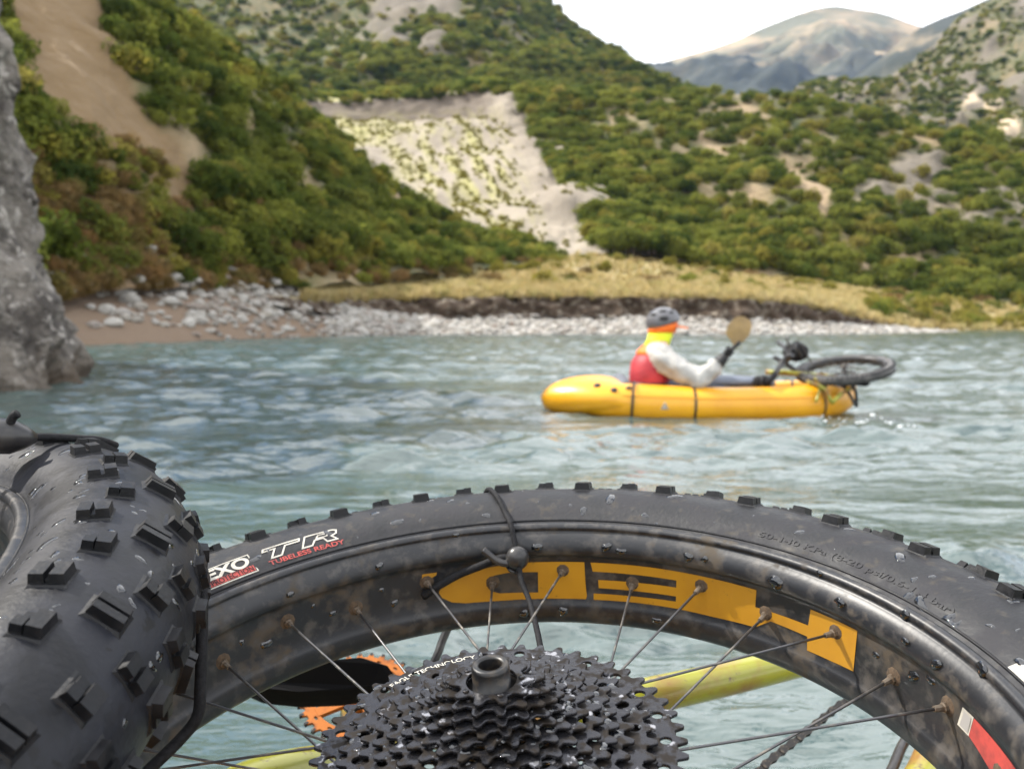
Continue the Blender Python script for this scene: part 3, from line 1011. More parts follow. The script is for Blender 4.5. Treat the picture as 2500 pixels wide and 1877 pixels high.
# =================================================================== FOREGROUND WHEELS
m_rub = mat('tyre_rubber', (0.006, 0.0065, 0.0085), 0.48, col2=(0.016, 0.0158, 0.0195), scale=42, lo=.42, hi=.60, rough2=.72, col3=(0.036, 0.031, 0.025), scale3=75, lo3=.56, hi3=.70, bump=.4, bscale=300, bdist=.0008, spec=.4)
m_rub2 = mat('wet_tyre_rubber', (0.012, 0.013, 0.018), 0.5, col2=(0.005, 0.0055, 0.0075), scale=26, lo=.44, hi=.58, rough2=.42, col3=(0.004, 0.004, 0.005), scale3=48, lo3=.61, hi3=.635, bump=.4, bscale=300, bdist=.0008, spec=.28)
m_knob = mat('tread_rubber', (0.0045, 0.005, 0.0065), 0.42, col2=(0.011, 0.0108, 0.0125), scale=60, lo=.45, hi=.62, rough2=.65, bump=.4, bscale=300, bdist=.0008, spec=.28)
m_rim = mat('black_rim', (0.009, 0.010, 0.013), 0.42, col2=(0.060, 0.047, 0.033), scale=34, lo=.54, hi=.66, rough2=.85, col3=(0.055, 0.05, 0.046), scale3=70, lo3=.5, hi3=.68, bump=.25, bscale=200, bdist=.0006)
m_yellow = mat('yellow_decal', (0.42, 0.205, 0.010), 0.4, col2=(0.36, 0.17, 0.012), scale=24, lo=.46, hi=.72, col3=(0.10, 0.06, 0.02), scale3=130, lo3=.66, hi3=.74)
m_white = mat('white_print', (0.48, 0.46, 0.40), 0.6, col2=(0.34, 0.32, 0.28), scale=90, lo=.45, hi=.65)
m_red = mat('red_print', (0.42, 0.055, 0.045), 0.6, col2=(0.26, 0.04, 0.035), scale=90, lo=.45, hi=.65)
m_black = mat('black_nylon', (0.007, 0.007, 0.008), 0.75, col2=(0.015, 0.015, 0.017), scale=400, spec=.2, bump=.5, bscale=900, bdist=.0006)
m_plastic = mat('black_plastic', (0.016, 0.016, 0.018), 0.33, col2=(0.035, 0.033, 0.032), scale=60, bump=.1, bscale=300, bdist=.0004)
m_steel = mat('cassette_steel', (0.034, 0.034, 0.039), 0.17, metal=.7, col2=(0.018, 0.014, 0.011), scale=110, lo=.47, hi=.58, rough2=.6, col3=(0.30, 0.30, 0.32), scale3=75, lo3=.62, hi3=.66, spec=.45, bump=.3, bscale=350, bdist=.0006)  # pale flecks are glints of shine painted into the steel colour
m_spoke = mat('spoke_steel', (0.10, 0.10, 0.105), 0.38, metal=.7, col2=(0.22, 0.20, 0.17), scale=60, lo=.5, hi=.66, rough2=.6)
m_nip = mat('nipple_alloy', (0.17, 0.14, 0.11), 0.55, metal=.4, col2=(0.10, 0.07, 0.045), scale=200)
m_hub = mat('hub_alloy', (0.022, 0.022, 0.024), 0.35, metal=.3, col2=(0.11, 0.085, 0.06), scale=80, lo=.48, hi=.62, rough2=.8)
m_drop = mat('water_drop', (0.006, 0.007, 0.009), 0.03, spec=.7, coat=.6)
m_mudring = mat('dried_mud', (0.10, 0.066, 0.040), 0.95, col2=(0.05, 0.036, 0.024), scale=120, bump=.5, bscale=500, bdist=.0008)

RT, RS = 0.328, 0.055        # tyre section centre radius and section radius
PER = 360.0 / 29


def torus_pt(th, ph, off=0.0, rt=RT, rs=RS):
    a = R(th); b = R(ph)
    r = rt + (rs + off) * math.cos(b)
    return Vector((r * math.cos(a), r * math.sin(a), (rs + off) * math.sin(b)))


def torus_frame(th, ph, off=0.0, rt=RT, rs=RS, spin=0.0):
    """x along the tread, y across it, z out of the rubber"""
    a = R(th); b = R(ph)
    z = Vector((math.cos(a) * math.cos(b), math.sin(a) * math.cos(b), math.sin(b)))
    x = Vector((-math.sin(a), math.cos(a), 0))
    y = z.cross(x)
    M = Matrix((x, y, z)).transposed().to_4x4()
    M.translation = torus_pt(th, ph, off, rt, rs)
    return M @ Matrix.Rotation(spin, 4, 'Z')


def knob_data(name, lx, ly, h, slit=None, notch=False):
    mb = MB()
    t = .84

    def blk(sx, sy, cx, cy, hh=h):
        mb.add(*box(sx, sy, hh + .002, (cx, cy, (hh - .002) / 2), t))
    mb.add(*box(lx * 1.5, ly * 1.25, .0035, (0, 0, -.0004), .72))
    if slit == 'x':
        blk(lx, ly * .46, 0, -ly * .27); blk(lx, ly * .46, 0, ly * .27); blk(lx * .9, ly * .9, 0, 0, h * .45)
    elif slit == 'y':
        blk(lx * .46, ly, -lx * .27, 0); blk(lx * .46, ly, lx * .27, 0); blk(lx * .9, ly * .9, 0, 0, h * .45)
    elif notch:
        blk(lx, ly * .55, 0, -ly * .22); blk(lx * .5, ly * .42, -lx * .25, ly * .25, h * .97); blk(lx * .5, ly * .38, lx * .23, ly * .2, h * .5)
    else:
        blk(lx, ly, 0, 0)
    me = mb.data(name, m_knob, smooth=False)
    return me


KN = {
    'sideA': knob_data('knob_side', .0145, .018, .0064, 'x'),
    'sideB': knob_data('knob_notched', .015, .016, .0064, None, True),
    'trans': knob_data('knob_trans', .0135, .020, .0062, 'y'),
    'inner': knob_data('knob_inner', .015, .0175, .0062, None, True),
    'mid': knob_data('knob_mid', .0135, .017, .0056, 'x'),
}
PATTERN = [('sideA', 3.0, 73), ('sideB', 8.9, 62), ('trans', .5, 36.5), ('inner', 5.6, 22), ('mid', 10.2, 8)]


def drop_data(seed):
    r = random.Random(seed)
    n = 10
    rad = [1 + r.uniform(-.35, .35) for _ in range(n)]
    V = [(0, 0, .42)]; F = []
    for i, (f, z) in enumerate(((.55, .34), (.9, .12), (1.0, -.1))):
        for k in range(n):
            a = 6.283 * k / n
            V.append((math.cos(a) * rad[k] * f, math.sin(a) * rad[k] * f * .62, z))
    for k in range(n):
        k2 = (k + 1) % n
        F.append((0, 1 + k, 1 + k2))
        for i in range(2):
            F.append((1 + i * n + k, 1 + (i + 1) * n + k, 1 + (i + 1) * n + k2, 1 + i * n + k2))
    return meshdata('drop', V, F, (m_drop,))


DROPS = [drop_data(i) for i in range(6)]

RIM_PROF = [(.2915, .0385), (.2905, .0408), (.2880, .0432), (.2855, .0442), (.2832, .0438), (.2815, .0420), (.2812, .0400), (.2824, .0385), (.2800, .0372), (.2765, .0345), (.2738, .0300), (.2722, .0255), (.2720, .0220), (.2732, .0203),
            (.2765, .0180), (.2770, .0150), (.2768, .0120), (.2756, -.0055), (.2744, -.0215), (.2722, -.0240), (.2708, -.0270), (.2704, -.0330), (.2716, -.0395), (.2745, -.0430), (.2800, -.0448), (.2855, -.0452), (.2880, -.0435), (.2905, -.0408), (.2915, -.0385),
            (.2860, -.0300), (.2850, 0), (.2860, .0300)]


def chan_r(wz):
    if wz > -.0055:
        return .2768 + (wz - .012) / (.0175) * .0012
    return .2756 + (wz + .0055) / .016 * .0012


def wheel(C, n, name, label, cat, group, spokes, phase, knob_phase, drops, rs=RS, rt=RT, rub=None):
    n = Vector(n).normalized()
    e1 = (Vector((1, 0, 0)) - n * n.x).normalized()
    e2 = n.cross(e1)
    M = Matrix((e1, e2, n)).transposed().to_4x4()
    M.translation = Vector(C)
    root = empty(name, mw=M)
    tag(root, label, cat, group)
    # tyre carcass
    prof = [(.286, .0360), (.2868, .0392), (.2885, .0412)]
    k0 = 126
    prof += [(rt + rs * math.cos(R(a)), rs * math.sin(R(a))) for a in range(k0, -k0 - 1, -4)]
    prof += [(.2885, -.0412), (.2868, -.0392), (.286, -.0360)]
    ty = obj('tyre', *revolve(prof, 260), rub or m_rub, root)
    # thin moulded bead ring next to the rim
    lip = []
    for a in range(0, 360, 2):
        p = torus_pt(a, 128.5, .0006, rt, rs)
        lip.append(p)
    obj('bead_line', *sweep(lip, .0011, 6, closed=True), m_knob, ty)
    for u in range(29):
        for kn, t0, ph in PATTERN:
            for sgn in (1, -1):
                th = knob_phase + u * PER + t0 + (PER / 2 if sgn < 0 else 0)
                o = inst('tread_knob', KN[kn], ty, torus_frame(th, ph * sgn, -.0006, rt, rs, 0 if sgn > 0 else math.pi))
    for i, (th, ph, s) in enumerate(drops):
        inst('water_drop', DROPS[i % 6], ty, torus_frame(th, ph, -.0002, rt, rs, (i * 1.7) % 6.28) @ Matrix.Diagonal((s, s, s * .5, 1)))
    rim = obj('rim', *revolve(RIM_PROF, 260, closed=True), m_rim, root)
    # spokes with nipples
    nipV, nipF = sweep([(0, 0, 0), (0, 0, .004), (0, 0, .0045), (0, 0, .0105)], [.0032, .0032, .0023, .0019], 8)
    nip = meshdata('nipple', nipV, nipF, (m_nip,), False)
    ring = meshdata('mud', *revolve([(.0001, .0007), (.0036, .0010), (.0060, .0003), (.0072, -.0006)], 10), (m_mudring,))
    for th, wz, al, wf in spokes:
        a = R(th)
        P0 = Vector((math.cos(a) * .2768, math.sin(a) * .2768, wz))
        b = R(th + al)
        P1 = Vector((math.cos(b) * .030, math.sin(b) * .030, wf))
        d = (P1 - P0).normalized()
        side = Vector((-d.y, d.x, 0)).normalized()
        obj('spoke', *sweep([P0 + d * .006, P0 + d * .045, P0 + d * .052, P1 - d * .02, P1], [.00105, .00105, .00092, .00092, .00105], 6), m_spoke, root)
        q = d.to_track_quat('Z', 'Y').to_matrix().to_4x4()
        q.translation = P0
        inst('nipple', nip, root, q)
        q2 = Vector((-math.cos(a), -math.sin(a), 0)).to_track_quat('Z', 'Y').to_matrix().to_4x4()
        q2.translation = Vector((math.cos(a) * chan_r(wz), math.sin(a) * chan_r(wz), wz)) * 1.0
        inst('mud_ring', ring, root, q2)
    return root, ty, rim


REAR_C = (-.0055, .4888, .4439)
REAR_N = (-.0757, -.1727, .9821)
# twelve far spokes as they stand, the others spaced evenly round the near side
seen = [(140.7, 80, -.035), (128.8, 60, .028), (116.9, -35, -.035), (104.0, -80, .028), (92.4, 40, -.035), (79.7, 80, .028), (67.4, -75, -.035), (55.1, 80, -.035), (43.6, -15, -.035), (31.2, 80, .028), (20.5, -75, -.035), (10.4, -45, .028)]
SP = [(th, (.004 if i % 2 else -.004), al, wf) for i, (th, al, wf) in enumerate(seen)]
step = (370.4 - 140.7) / 21
for k in range(1, 21):
    SP.append((140.7 + step * k, .004 if k % 2 else -.004, (75, 75, -75, -75)[k % 4], .028 if k % 2 else -.035))
rd = random.Random(4)
DR = [(107.03, 113.0, .006), (118.2, 107.4, .0055), (130, 111.6, .005), (127.6, 106.7, .004), (110, 94, .006), (101.3, 80, .0055), (98.1, 91.4, .0045), (92.5, 119, .0045), (103.4, 115.1, .002), (95.5, 100, .003),
      (76.55, 117.1, .0055), (66.2, 118.8, .0035), (72.5, 99.4, .0075), (63.1, 86.5, .0075), (86.9, 76, .003), (64, 127, .003), (78.6, 111.2, .0025), (42.2, 106.9, .004), (28.1, 96.5, .007), (22.66, 126, .0055), (20.25, 126.5, .0075), (15.9, 124.5, .006),
      (15.4, 127, .004), (14.6, 126, .004), (4.7, 120, .005), (20.1, 80, .004), (11.3, 113, .003), (23.8, 111.5, .004), (22.5, 101, .0035), (14.1, 81.7, .005), (37.5, 80, .0045), (36, 113, .0015), (84, 106, .0015), (70, 110, .0012), (50, 100, .0018), (55, 117, .0012), (114, 121, .0016), (122, 99, .002), (9, 104, .002)]
rear, rear_tyre, rear_rim = wheel(REAR_C, REAR_N, 'bicycle_wheel', 'fat tyre bicycle wheel with black cassette and yellow rim lettering lying flat', 'wheel', 'loose fat bike wheels lying in the foreground', SP, 0, 89.4 - 3.0 + .5, DR)

FRONT_C = (-.5356, .4476, .4497)
FRONT_N = (-.281, -.2686, 1.0)
SPF = [(k * 11.25, .004 if k % 2 else -.004, (75, 75, -75, -75)[k % 4], .03 if k % 2 else -.03) for k in range(32)]
DRF = [(rd.uniform(-12, 70), rd.uniform(78, 122), rd.choice((.002, .0025, .003, .004, .006))) for k in range(60)] + [(rd.uniform(-5, 50), rd.uniform(-10, 70), rd.choice((.002, .003, .004))) for k in range(36)]
front, front_tyre, front_rim = wheel(FRONT_C, FRONT_N, 'bicycle_wheel', 'wet knobbly fat bicycle wheel overlapping the wheel with the cassette', 'wheel', 'loose fat bike wheels lying in the foreground', SPF, 0, 0.0, DRF, rs=.0525, rt=.323, rub=m_rub2)


# ---- writing on the rear tyre (x runs along the tread, y from tread to rim)
def on_tyre(th0, ph0, me, name, m, off=.0005, step=.004, sx=1.0):
    r0 = RT + RS * math.cos(R(ph0))

    def fn(x, y, z):
        th = th0 - math.degrees(x * sx / r0)
        ph = ph0 - math.degrees(y / RS)
        return torus_pt(th, ph, off + z)
    V, F = slice_map(me, step, fn)
    return obj(name, V, F, m, rear_tyre, smooth=False)


def outline_polys(pts, wd):
    """ring polygon of width wd just inside a closed outline"""
    n = len(pts)
    ins = []
    for i in range(n):
        a = Vector(pts[i - 1]); b = Vector(pts[i]); c = Vector(pts[(i + 1) % n])
        e0 = (b - a).normalized(); e1 = (c - b).normalized()
        n0 = Vector((-e0.y, e0.x)); n1 = Vector((-e1.y, e1.x))
        k = (n0 + n1).normalized()
        s = wd / max(.45, k.dot(n0))
        ins.append(tuple(b + k * s))
    return [pts, ins]


def ccw(p):
    A = sum(p[i - 1][0] * p[i][1] - p[i][0] * p[i - 1][1] for i in range(len(p)))
    return p if A > 0 else p[::-1]


# TR: outlined italic capitals
H = .0135
T_ = [(0.002, H), (.0265, H), (.0255, H * .68), (.0165, H * .68), (.0125, 0), (.0045, 0), (.0085, H * .68), (.0008, H * .68)]
R_ = [(.0285, 0), (.0325, H), (.0500, H), (.0535, H * .88), (.0530, H * .52), (.0500, H * .40), (.0535, 0), (.0455, 0), (.0435, H * .36), (.0385, H * .36), (.0362, 0)]
R_c = [(.0402, H * .56), (.0460, H * .56), (.0468, H * .72), (.0412, H * .72)]
T_, R_, R_c = [[((x - dx) * 1.3 + y * .12, y) for x, y in lp] for lp, dx in ((T_, 0), (R_, .0035), (R_c, .0035))]
for lp in (T_, R_):
    on_tyre(129.2, 118.0, outline_polys(ccw(lp), .0014), 'lettering', m_white)
on_tyre(129.2, 118.0, outline_polys(ccw(R_c)[::-1], .0011), 'lettering', m_white)
tm = textmesh('TUBELESS READY', .0062, 0, .00012)
wd = max(v.co.x for v in tm.vertices)
on_tyre(128.6, 124.0, tm, 'lettering', m_red, sx=.0640 / wd)
# EXO / PROTECTION badge
bx = [(0, 0), (.0415, 0), (.0415, .0205), (0, .0205)]
on_tyre(138.6, 125.0, outline_polys(ccw(bx), .0010), 'badge_frame', m_white)
tm = textmesh('EXO', .0165, 0.12, .0006)
wd = max(v.co.x for v in tm.vertices)
for v in tm.vertices:
    v.co = (.0025 + v.co.x * .0365 / wd, .0080 + v.co.y * .92, 0)
on_tyre(138.6, 125.0, tm, 'lettering', m_white)
tm = textmesh('PROTECTION', .0072, 0, .0001)
wd = max(v.co.x for v in tm.vertices)
rp_ = [(.0018, .0016), (.0397, .0016), (.0397, .0072), (.0018, .0072)]
on_tyre(138.6, 125.0, [rp_], 'badge_strip', m_red, off=.0004)
for v in tm.vertices:
    v.co = (.0030 + v.co.x * .0355 / wd, .0020 + v.co.y * .95, 0)
on_tyre(138.6, 125.0, tm, 'lettering', m_knob, off=.0008)
# moulded pressure marking
tm = textmesh('50-140 KPa (8-20 psi/0.6-1.4 bar)', .0068, 0, .0001, extr=.0002)
wd = max(v.co.x for v in tm.vertices)
on_tyre(47.6, 121.5, tm, 'moulded_lettering', m_rub, off=.0003, sx=.165 / wd)
on_tyre(5.2, 128.0, [[(0, -.001), (.022, -.001), (.020, .009), (.003, .009)]], 'white_patch', m_white)

# ---- yellow lettering shapes and stickers on the rim channel
def on_rim(poly, name, m, off=.0004, holes=()):
    V, F = slice_map([poly] + list(holes), 2.0, lambda a, wz, z: Vector((math.cos(R(a)) * (chan_r(wz) - off), math.sin(R(a)) * (chan_r(wz) - off), wz)))
    return obj(name, V, F, m, rear_rim, smooth=False)


D_ = [(75.81, .0128), (80.57, .0127), (85.09, .0126), (89.37, .0118), (92.91, .0103), (96.99, .0067), (99.82, .0032), (101.55, -.0017), (102.08, -.0065), (101.62, -.0115), (99.95, -.0169), (97.47, -.0195), (91.43, -.0205), (84.83, -.0205), (75.83, -.0203), (75.62, -.0174), (75.78, -.0057)]
Dh = [(84.35, -.0147), (84.16, .0037), (89.48, .0043), (92.03, .0027), (93.35, -.0013), (93.56, -.0058), (92.88, -.0108), (91.29, -.0137)]
E_ = [(74.69, .0128), (64.31, .0132), (52.99, .0132), (45.37, .0134), (45.5, -.0006), (36.05, .0004), (35.75, .0136), (31.6, .0138), (27.41, .0140), (27.6, -.0172), (31.83, -.0185), (36.03, -.0192), (36.13, -.0085), (42.67, -.008), (45.45, -.0172), (53.15, -.019), (59.54, -.0190), (67.11, -.0195), (74.44, -.0204), (74.37, -.0147),
      (67.06, -.0141), (59.63, -.0130), (59.6, -.0085), (67.02, -.0093), (73.43, -.0096), (73.48, -.0024), (67, -.0017), (59.55, -.0008), (59.5, .0054), (67, .0051), (74.4, .0048)]
on_rim(D_, 'rim_lettering', m_yellow, holes=[Dh])
on_rim(E_, 'rim_lettering', m_yellow)
on_rim([(104.67, .0122), (102.04, .0118), (102.21, .0093), (104.83, .0045)], 'rim_lettering', m_yellow)
m_grey = mat('grey_label', (0.30, 0.29, 0.28), .6)
on_rim([(7.6, .0126), (5.39, .0128), (5.9, -.0012), (8.2, -.0008)], 'rim_label', m_white)
on_rim([(7.2, .0112), (5.75, .0112), (6.1, .0002), (7.75, .0004)], 'rim_label', m_grey, off=.0007)
on_rim([(5.3, .0126), (0, .0120), (-4, .0115), (-4, -.0075), (1.0, -.0070), (5.9, -.0008)], 'rim_label', m_red)
rimdrops = [(84.0, .028, .006), (71.5, .029, .006), (69, .0265, .005), (57, .029, .0065), (54, .031, .0045), (41.5, .0265, .0075), (128, .028, .004), (112, .029, .005), (63, -.031, .005), (80, -.0305, .007), (87, -.031, .006), (30, .031, .005), (18, .030, .004), (12, .029, .006), (98, .041, .003), (35, .0415, .004), (20, .042, .006), (6, .0415, .006), (121, -.002, .004), (110, -.008, .005), (133, -.006, .006), (137, .004, .004), (124, .010, .003), (112, .006, .003), (24, .004, .004), (17, .006, .007), (14, .012, .005)]
for i, (a, wz, s) in enumerate(rimdrops):
    a_r = R(a)
    rr = .2724 if .02 < wz < .035 else (.2706 if wz < -.024 else (.2812 if wz > .035 else chan_r(wz)))
    q = Vector((-math.cos(a_r), -math.sin(a_r), .25)).to_track_quat('Z', 'Y').to_matrix().to_4x4()
    q.translation = Vector((math.cos(a_r) * rr, math.sin(a_r) * rr, wz))
    inst('water_drop', DROPS[i % 6], rear_rim, q @ Matrix.Diagonal((s * .8, s, s * .6, 1)))

# ---- hub and cassette
hb = MB()
hb.add(*revolve([(.0, -.075), (.011, -.075), (.011, -.055), (.019, -.052), (.019, -.044), (.028, -.042), (.034, -.037), (.034, -.033), (.026, -.030), (.016, -.022), (.016, .012), (.026, .022), (.035, .026), (.035, .030), (.027, .033), (.018, .036), (.018, .070), (.0, .070)], 40))
hb.build('hub', m_hub, rear)
ax = MB()
ax.add(*revolve([(.0165, .066), (.0165, .070), (.0104, .0705), (.0104, .0820), (.0098, .0840), (.0088, .0843), (.0066, .0840), (.0063, .083), (.0063, .060)], 40))
ax.build('axle_end', mat('axle_black', (0.007, 0.007, 0.008), .4, col2=(0.03, 0.024, 0.018), scale=150, lo=.52, hi=.62), rear)

TEETH = [10, 12, 14, 16, 18, 21, 24, 28, 32, 36, 42, 50]
cas = bpy.data.objects.new('cassette', None)
link(cas, rear)


def cog_loops(T, ri, holes):
    rp = .0127 / (2 * math.sin(math.pi / T))
    out = []
    for k in range(T):
        a = 2 * math.pi * k / T
        p = 2 * math.pi / T
        for da, rr in ((-.5, -.0030), (-.40, -.0034), (-.29, -.0030), (-.21, -.0008), (-.13, .0020), (-.05, .0026), (.07, .0024), (.17, .0004), (.27, -.0026), (.39, -.0034)):
            out.append((math.cos(a + da * p) * (rp + rr), math.sin(a + da * p) * (rp + rr)))
    loops = [out]
    loops.append([(math.cos(-6.283 * k / 40) * ri, math.sin(-6.283 * k / 40) * ri) for k in range(40)])
    for (rc, a, rx, ry) in holes:
        lp = []
        for k in range(14):
            t = -6.283 * k / 14
            r_ = rc + ry * math.sin(t)
            aa = a + rx * math.cos(t) / rc
            lp.append((r_ * math.cos(aa), r_ * math.sin(aa)))
        loops.append(lp)
    return loops


rp50 = .0127 / (2 * math.sin(math.pi / 50))
pinD = meshdata('pin', *revolve([(0, .0009), (.0013, .0009), (.0018, .0004), (.0018, -.0005)], 8), (m_steel,))
for i, T in enumerate(TEETH):
    z = .0735 - i * .00357
    rp = .0127 / (2 * math.sin(math.pi / T))
    prev = .0127 / (2 * math.sin(math.pi / TEETH[i - 1])) if i else .014
    ri = max(.0150, prev - .0085) if i else .0140
    hs = []
    if T >= 18:
        nh = T // 2 if T < 42 else T // 2
        rh = (rp - .0062) - .0028
        hx = min(.0036, .42 * 6.283 * rh / nh)
        for k in range(nh):
            if (k % 7) in (6,) and T > 30:
                continue
            hs.append((rh, 6.283 * (k + .5 * (i % 2)) / nh, hx, .0027 if T < 42 else .0036))
    if T >= 42:
        ri = prev - .0125
        nh = 20
        for k in range(nh):
            hs.append((prev - .0060 if T == 42 else prev + .0015 - .0035, 6.283 * (k + .5) / nh, .0044, .0022))
        hs = hs[:(T // 2) - 3] if T == 42 else [h for h in hs if h[0] > rp - .012]
    me = plate(cog_loops(T, ri, hs), .0021, .0003)
    me.materials.append(m_steel)
    o = inst('sprocket', me, cas, Matrix.Translation((0, 0, z)) @ Matrix.Rotation(.21 * i, 4, 'Z'))
    for k in range(max(5, T // 4)):
        a = 6.283 * k / max(5, T // 4)
        rr = (ri + .0025) if T < 50 else rp - .0118
        inst('rivet', pinD, o, Matrix.Translation((math.cos(a) * rr, math.sin(a) * rr, .0011)))
# water clinging to the cogs
rw = random.Random(21)
for k in range(150):
    i = rw.randrange(3, 12)
    T = TEETH[i]
    rp = .0127 / (2 * math.sin(math.pi / T))
    a = rw.uniform(0, 6.283)
    s = rw.choice((.0012, .0018, .0024, .0032))
    inst('water_drop', DROPS[k % 6], cas, Matrix.Translation((math.cos(a) * (rp - rw.uniform(.002, .009)), math.sin(a) * (rp - rw.uniform(.002, .009)), .0735 - i * .00357 + .0010)) @ Matrix.Rotation(rw.random() * 6, 4, 'Z') @ Matrix.Diagonal((s, s * 1.2, s * .6, 1)))
# stepped carrier cone inside
hc = MB()
for i, T in enumerate(TEETH[1:-1]):
    pr = max(.0152, .0127 / (2 * math.sin(math.pi / TEETH[i])) - .0076)
    z = .0735 - (i + 1) * .00357
    hc.add(*revolve([(pr, z + .0028), (pr + .0016, z + .0028), (pr + .0016, z + .0008), (pr, z + .0008)], 60, closed=True))
hc.build('spacer_rings', m_steel, cas)
z50 = .0735 - 11 * .00357
tm = textmesh('EAGLE TECHNOLOGY', .0056, 0, .00008)
wd = max(v.co.x for v in tm.vertices)
rtx = rp50 - .0118


def cogtext(x, y, z):
    a = R(137) - x * (.058 / wd) / rtx
    r_ = rtx + y * 1.0 + .0010
    return Vector((r_ * math.cos(a), r_ * math.sin(a), z50 + .00125))


obj('lettering', *slice_map(tm, .004, cogtext), m_white, cas, smooth=False)

# front hub
hb = MB()
hb.add(*revolve([(.0, -.070), (.012, -.070), (.012, -.045), (.034, -.036), (.034, -.031), (.020, -.022), (.020, .022), (.034, .031), (.034, .036), (.012, .045), (.012, .070), (.0, .070)], 32))
hb.build('hub', m_hub, front)

# =================================================================== CORDS
RM = rear.matrix_world.copy()
FMx = front.matrix_world.copy()


def rl(th, r, wz):
    return RM @ Vector((math.cos(R(th)) * r, math.sin(R(th)) * r, wz))


def tp(M, th, ph, off, rt=RT, rs=RS):
    return M @ torus_pt(th, ph, off, rt, rs)


bpy.context.view_layer.update()
RM = rear.matrix_world.copy()
FMx = front.matrix_world.copy()
b1 = empty('bungee_cord', tp(RM, 89, 100, .002))
tag(b1, 'black bungee cord with ball knot looped over the tyre with lettering', 'cord', 'black bungee cords on the wheels')
iv = Matrix.Translation(-b1.location)


def cord(name, pts, rad, parent, m=m_black, seg=8, n=6):
    c = catmull([tuple(p) for p in pts], n)
    V, F = sweep(c, rad, seg)
    V = [v - parent.location for v in V]
    return obj(name, V, F, m, parent)


knot = rl(87.4, .2600, .0245)
cord('cord', [tp(RM, 93.8, -30, .003), tp(RM, 93.2, 10, .003), tp(RM, 92.6, 45, .003), tp(RM, 91.8, 72, .0026), tp(RM, 90.6, 98, .0025), tp(RM, 89.3, 121, .0026), rl(88.4, .2800, .0475), rl(87.8, .2690, .036), knot], .0024, b1)
cord('cord', [knot, rl(86.6, .245, .010), rl(84.8, .225, .000), rl(81, .17, -.010), rl(74, .10, -.020), rl(70, .05, -.028)], .0024, b1)
cord('cord_tail', [knot + Vector((-.004, 0, .0)), rl(89.3, .2575, .0215), rl(91.2, .2580, .0245), rl(92.6, .2595, .0300), rl(93.6, .2610, .0335)], .0031, b1, m_plastic, 10)
cord('cord', [knot + Vector((-.004, .004, -.002)), rl(90.5, .2640, .0235), rl(94.5, .2660, .0170), rl(98.5, .2680, .0105), rl(102.5, .2690, .002), rl(105, .2720, -.006)], .0034, b1)
kb = MB()
q = (RM.to_quaternion()).to_matrix().to_4x4()
kb.add(*ball(.0098, .0088, .0104, 20, 14), 0, Matrix.Translation(knot - b1.location) @ q @ Matrix.Rotation(R(25), 4, 'Y'))
kb.add(*revolve([(.0040, -.0125), (.0062, -.0105), (.0030, -.0095)], 14), 0, Matrix.Translation(knot - b1.location) @ q @ Matrix.Rotation(R(25), 4, 'Y'))
kb.build('ball_knot', m_plastic, b1)

b2 = empty('bungee_cord', tp(FMx, 60, 70, .004, .323, .0525))
tag(b2, 'black bungee cord with grey toggle tied across the wet knobbly tyre', 'cord', 'black bungee cords on the wheels')
tg = at(34, 947, .64)
cord('cord', [at(-160, 985, .60), at(-70, 962, .62), tg, at(95, 944, .66), at(160, 947, .685), at(215, 951, .70), at(250, 962, .72)], .0030, b2)
tail = [at(20, 936, .635), at(22, 915, .635), at(28, 900, .635), at(38, 893, .635)]
cord('cord_tail', tail, .0032, b2, m_black, 10)
tb = MB()
V, F = sweep([at(-60, 945, .63), at(-40, 942, .63), at(-10, 941, .635), at(25, 943, .64), at(55, 945, .645), at(78, 946, .65)], [.003, .010, .0130, .0125, .0085, .0035], 18)
tb.add(V, F, 0, Matrix.Translation(-b2.location))
tb.build('toggle', m_plastic, b2)

b3 = empty('strap', at(430, 1400, .53))
tag(b3, 'black strap hanging down the side of the knobbly tyre', 'strap')
cord('webbing', [at(405, 1150, .60), at(434, 1215, .56), at(437, 1330, .535), at(433, 1480, .52), at(427, 1545, .515), at(395, 1590, .51), at(345, 1640, .50), at(290, 1690, .49), at(220, 1740, .48)], .0035, b3, m_black, 8)

# =================================================================== BIKE FRAME UNDER THE REAR WHEEL
m_lime = mat('lime_frame_paint', (0.27, 0.27, 0.018), 0.3, col2=(0.22, 0.11, 0.018), scale=9, lo=.46, hi=.58, col3=(0.10, 0.05, 0.02), scale3=60, lo3=.62, hi3=.70, coat=.4, rough2=.5)
m_orange = mat('orange_chainring', (0.36, 0.11, 0.014), 0.35, metal=.5, col2=(0.20, 0.06, 0.015), scale=60, lo=.5, hi=.65)
m_chain = mat('chain_steel', (0.035, 0.033, 0.032), 0.35, metal=.7, col2=(0.09, 0.075, 0.06), scale=200, lo=.5, hi=.6)
bf = empty('bicycle_frame', at(780, 1520, .92))
tag(bf, 'muddy lime yellow bicycle frame with orange chainring lying under the wheels', 'bicycle frame')


def tube(name, pts, rad, m, parent, seg=14, n=6):
    return cord(name, pts, rad, parent, m, seg, n)


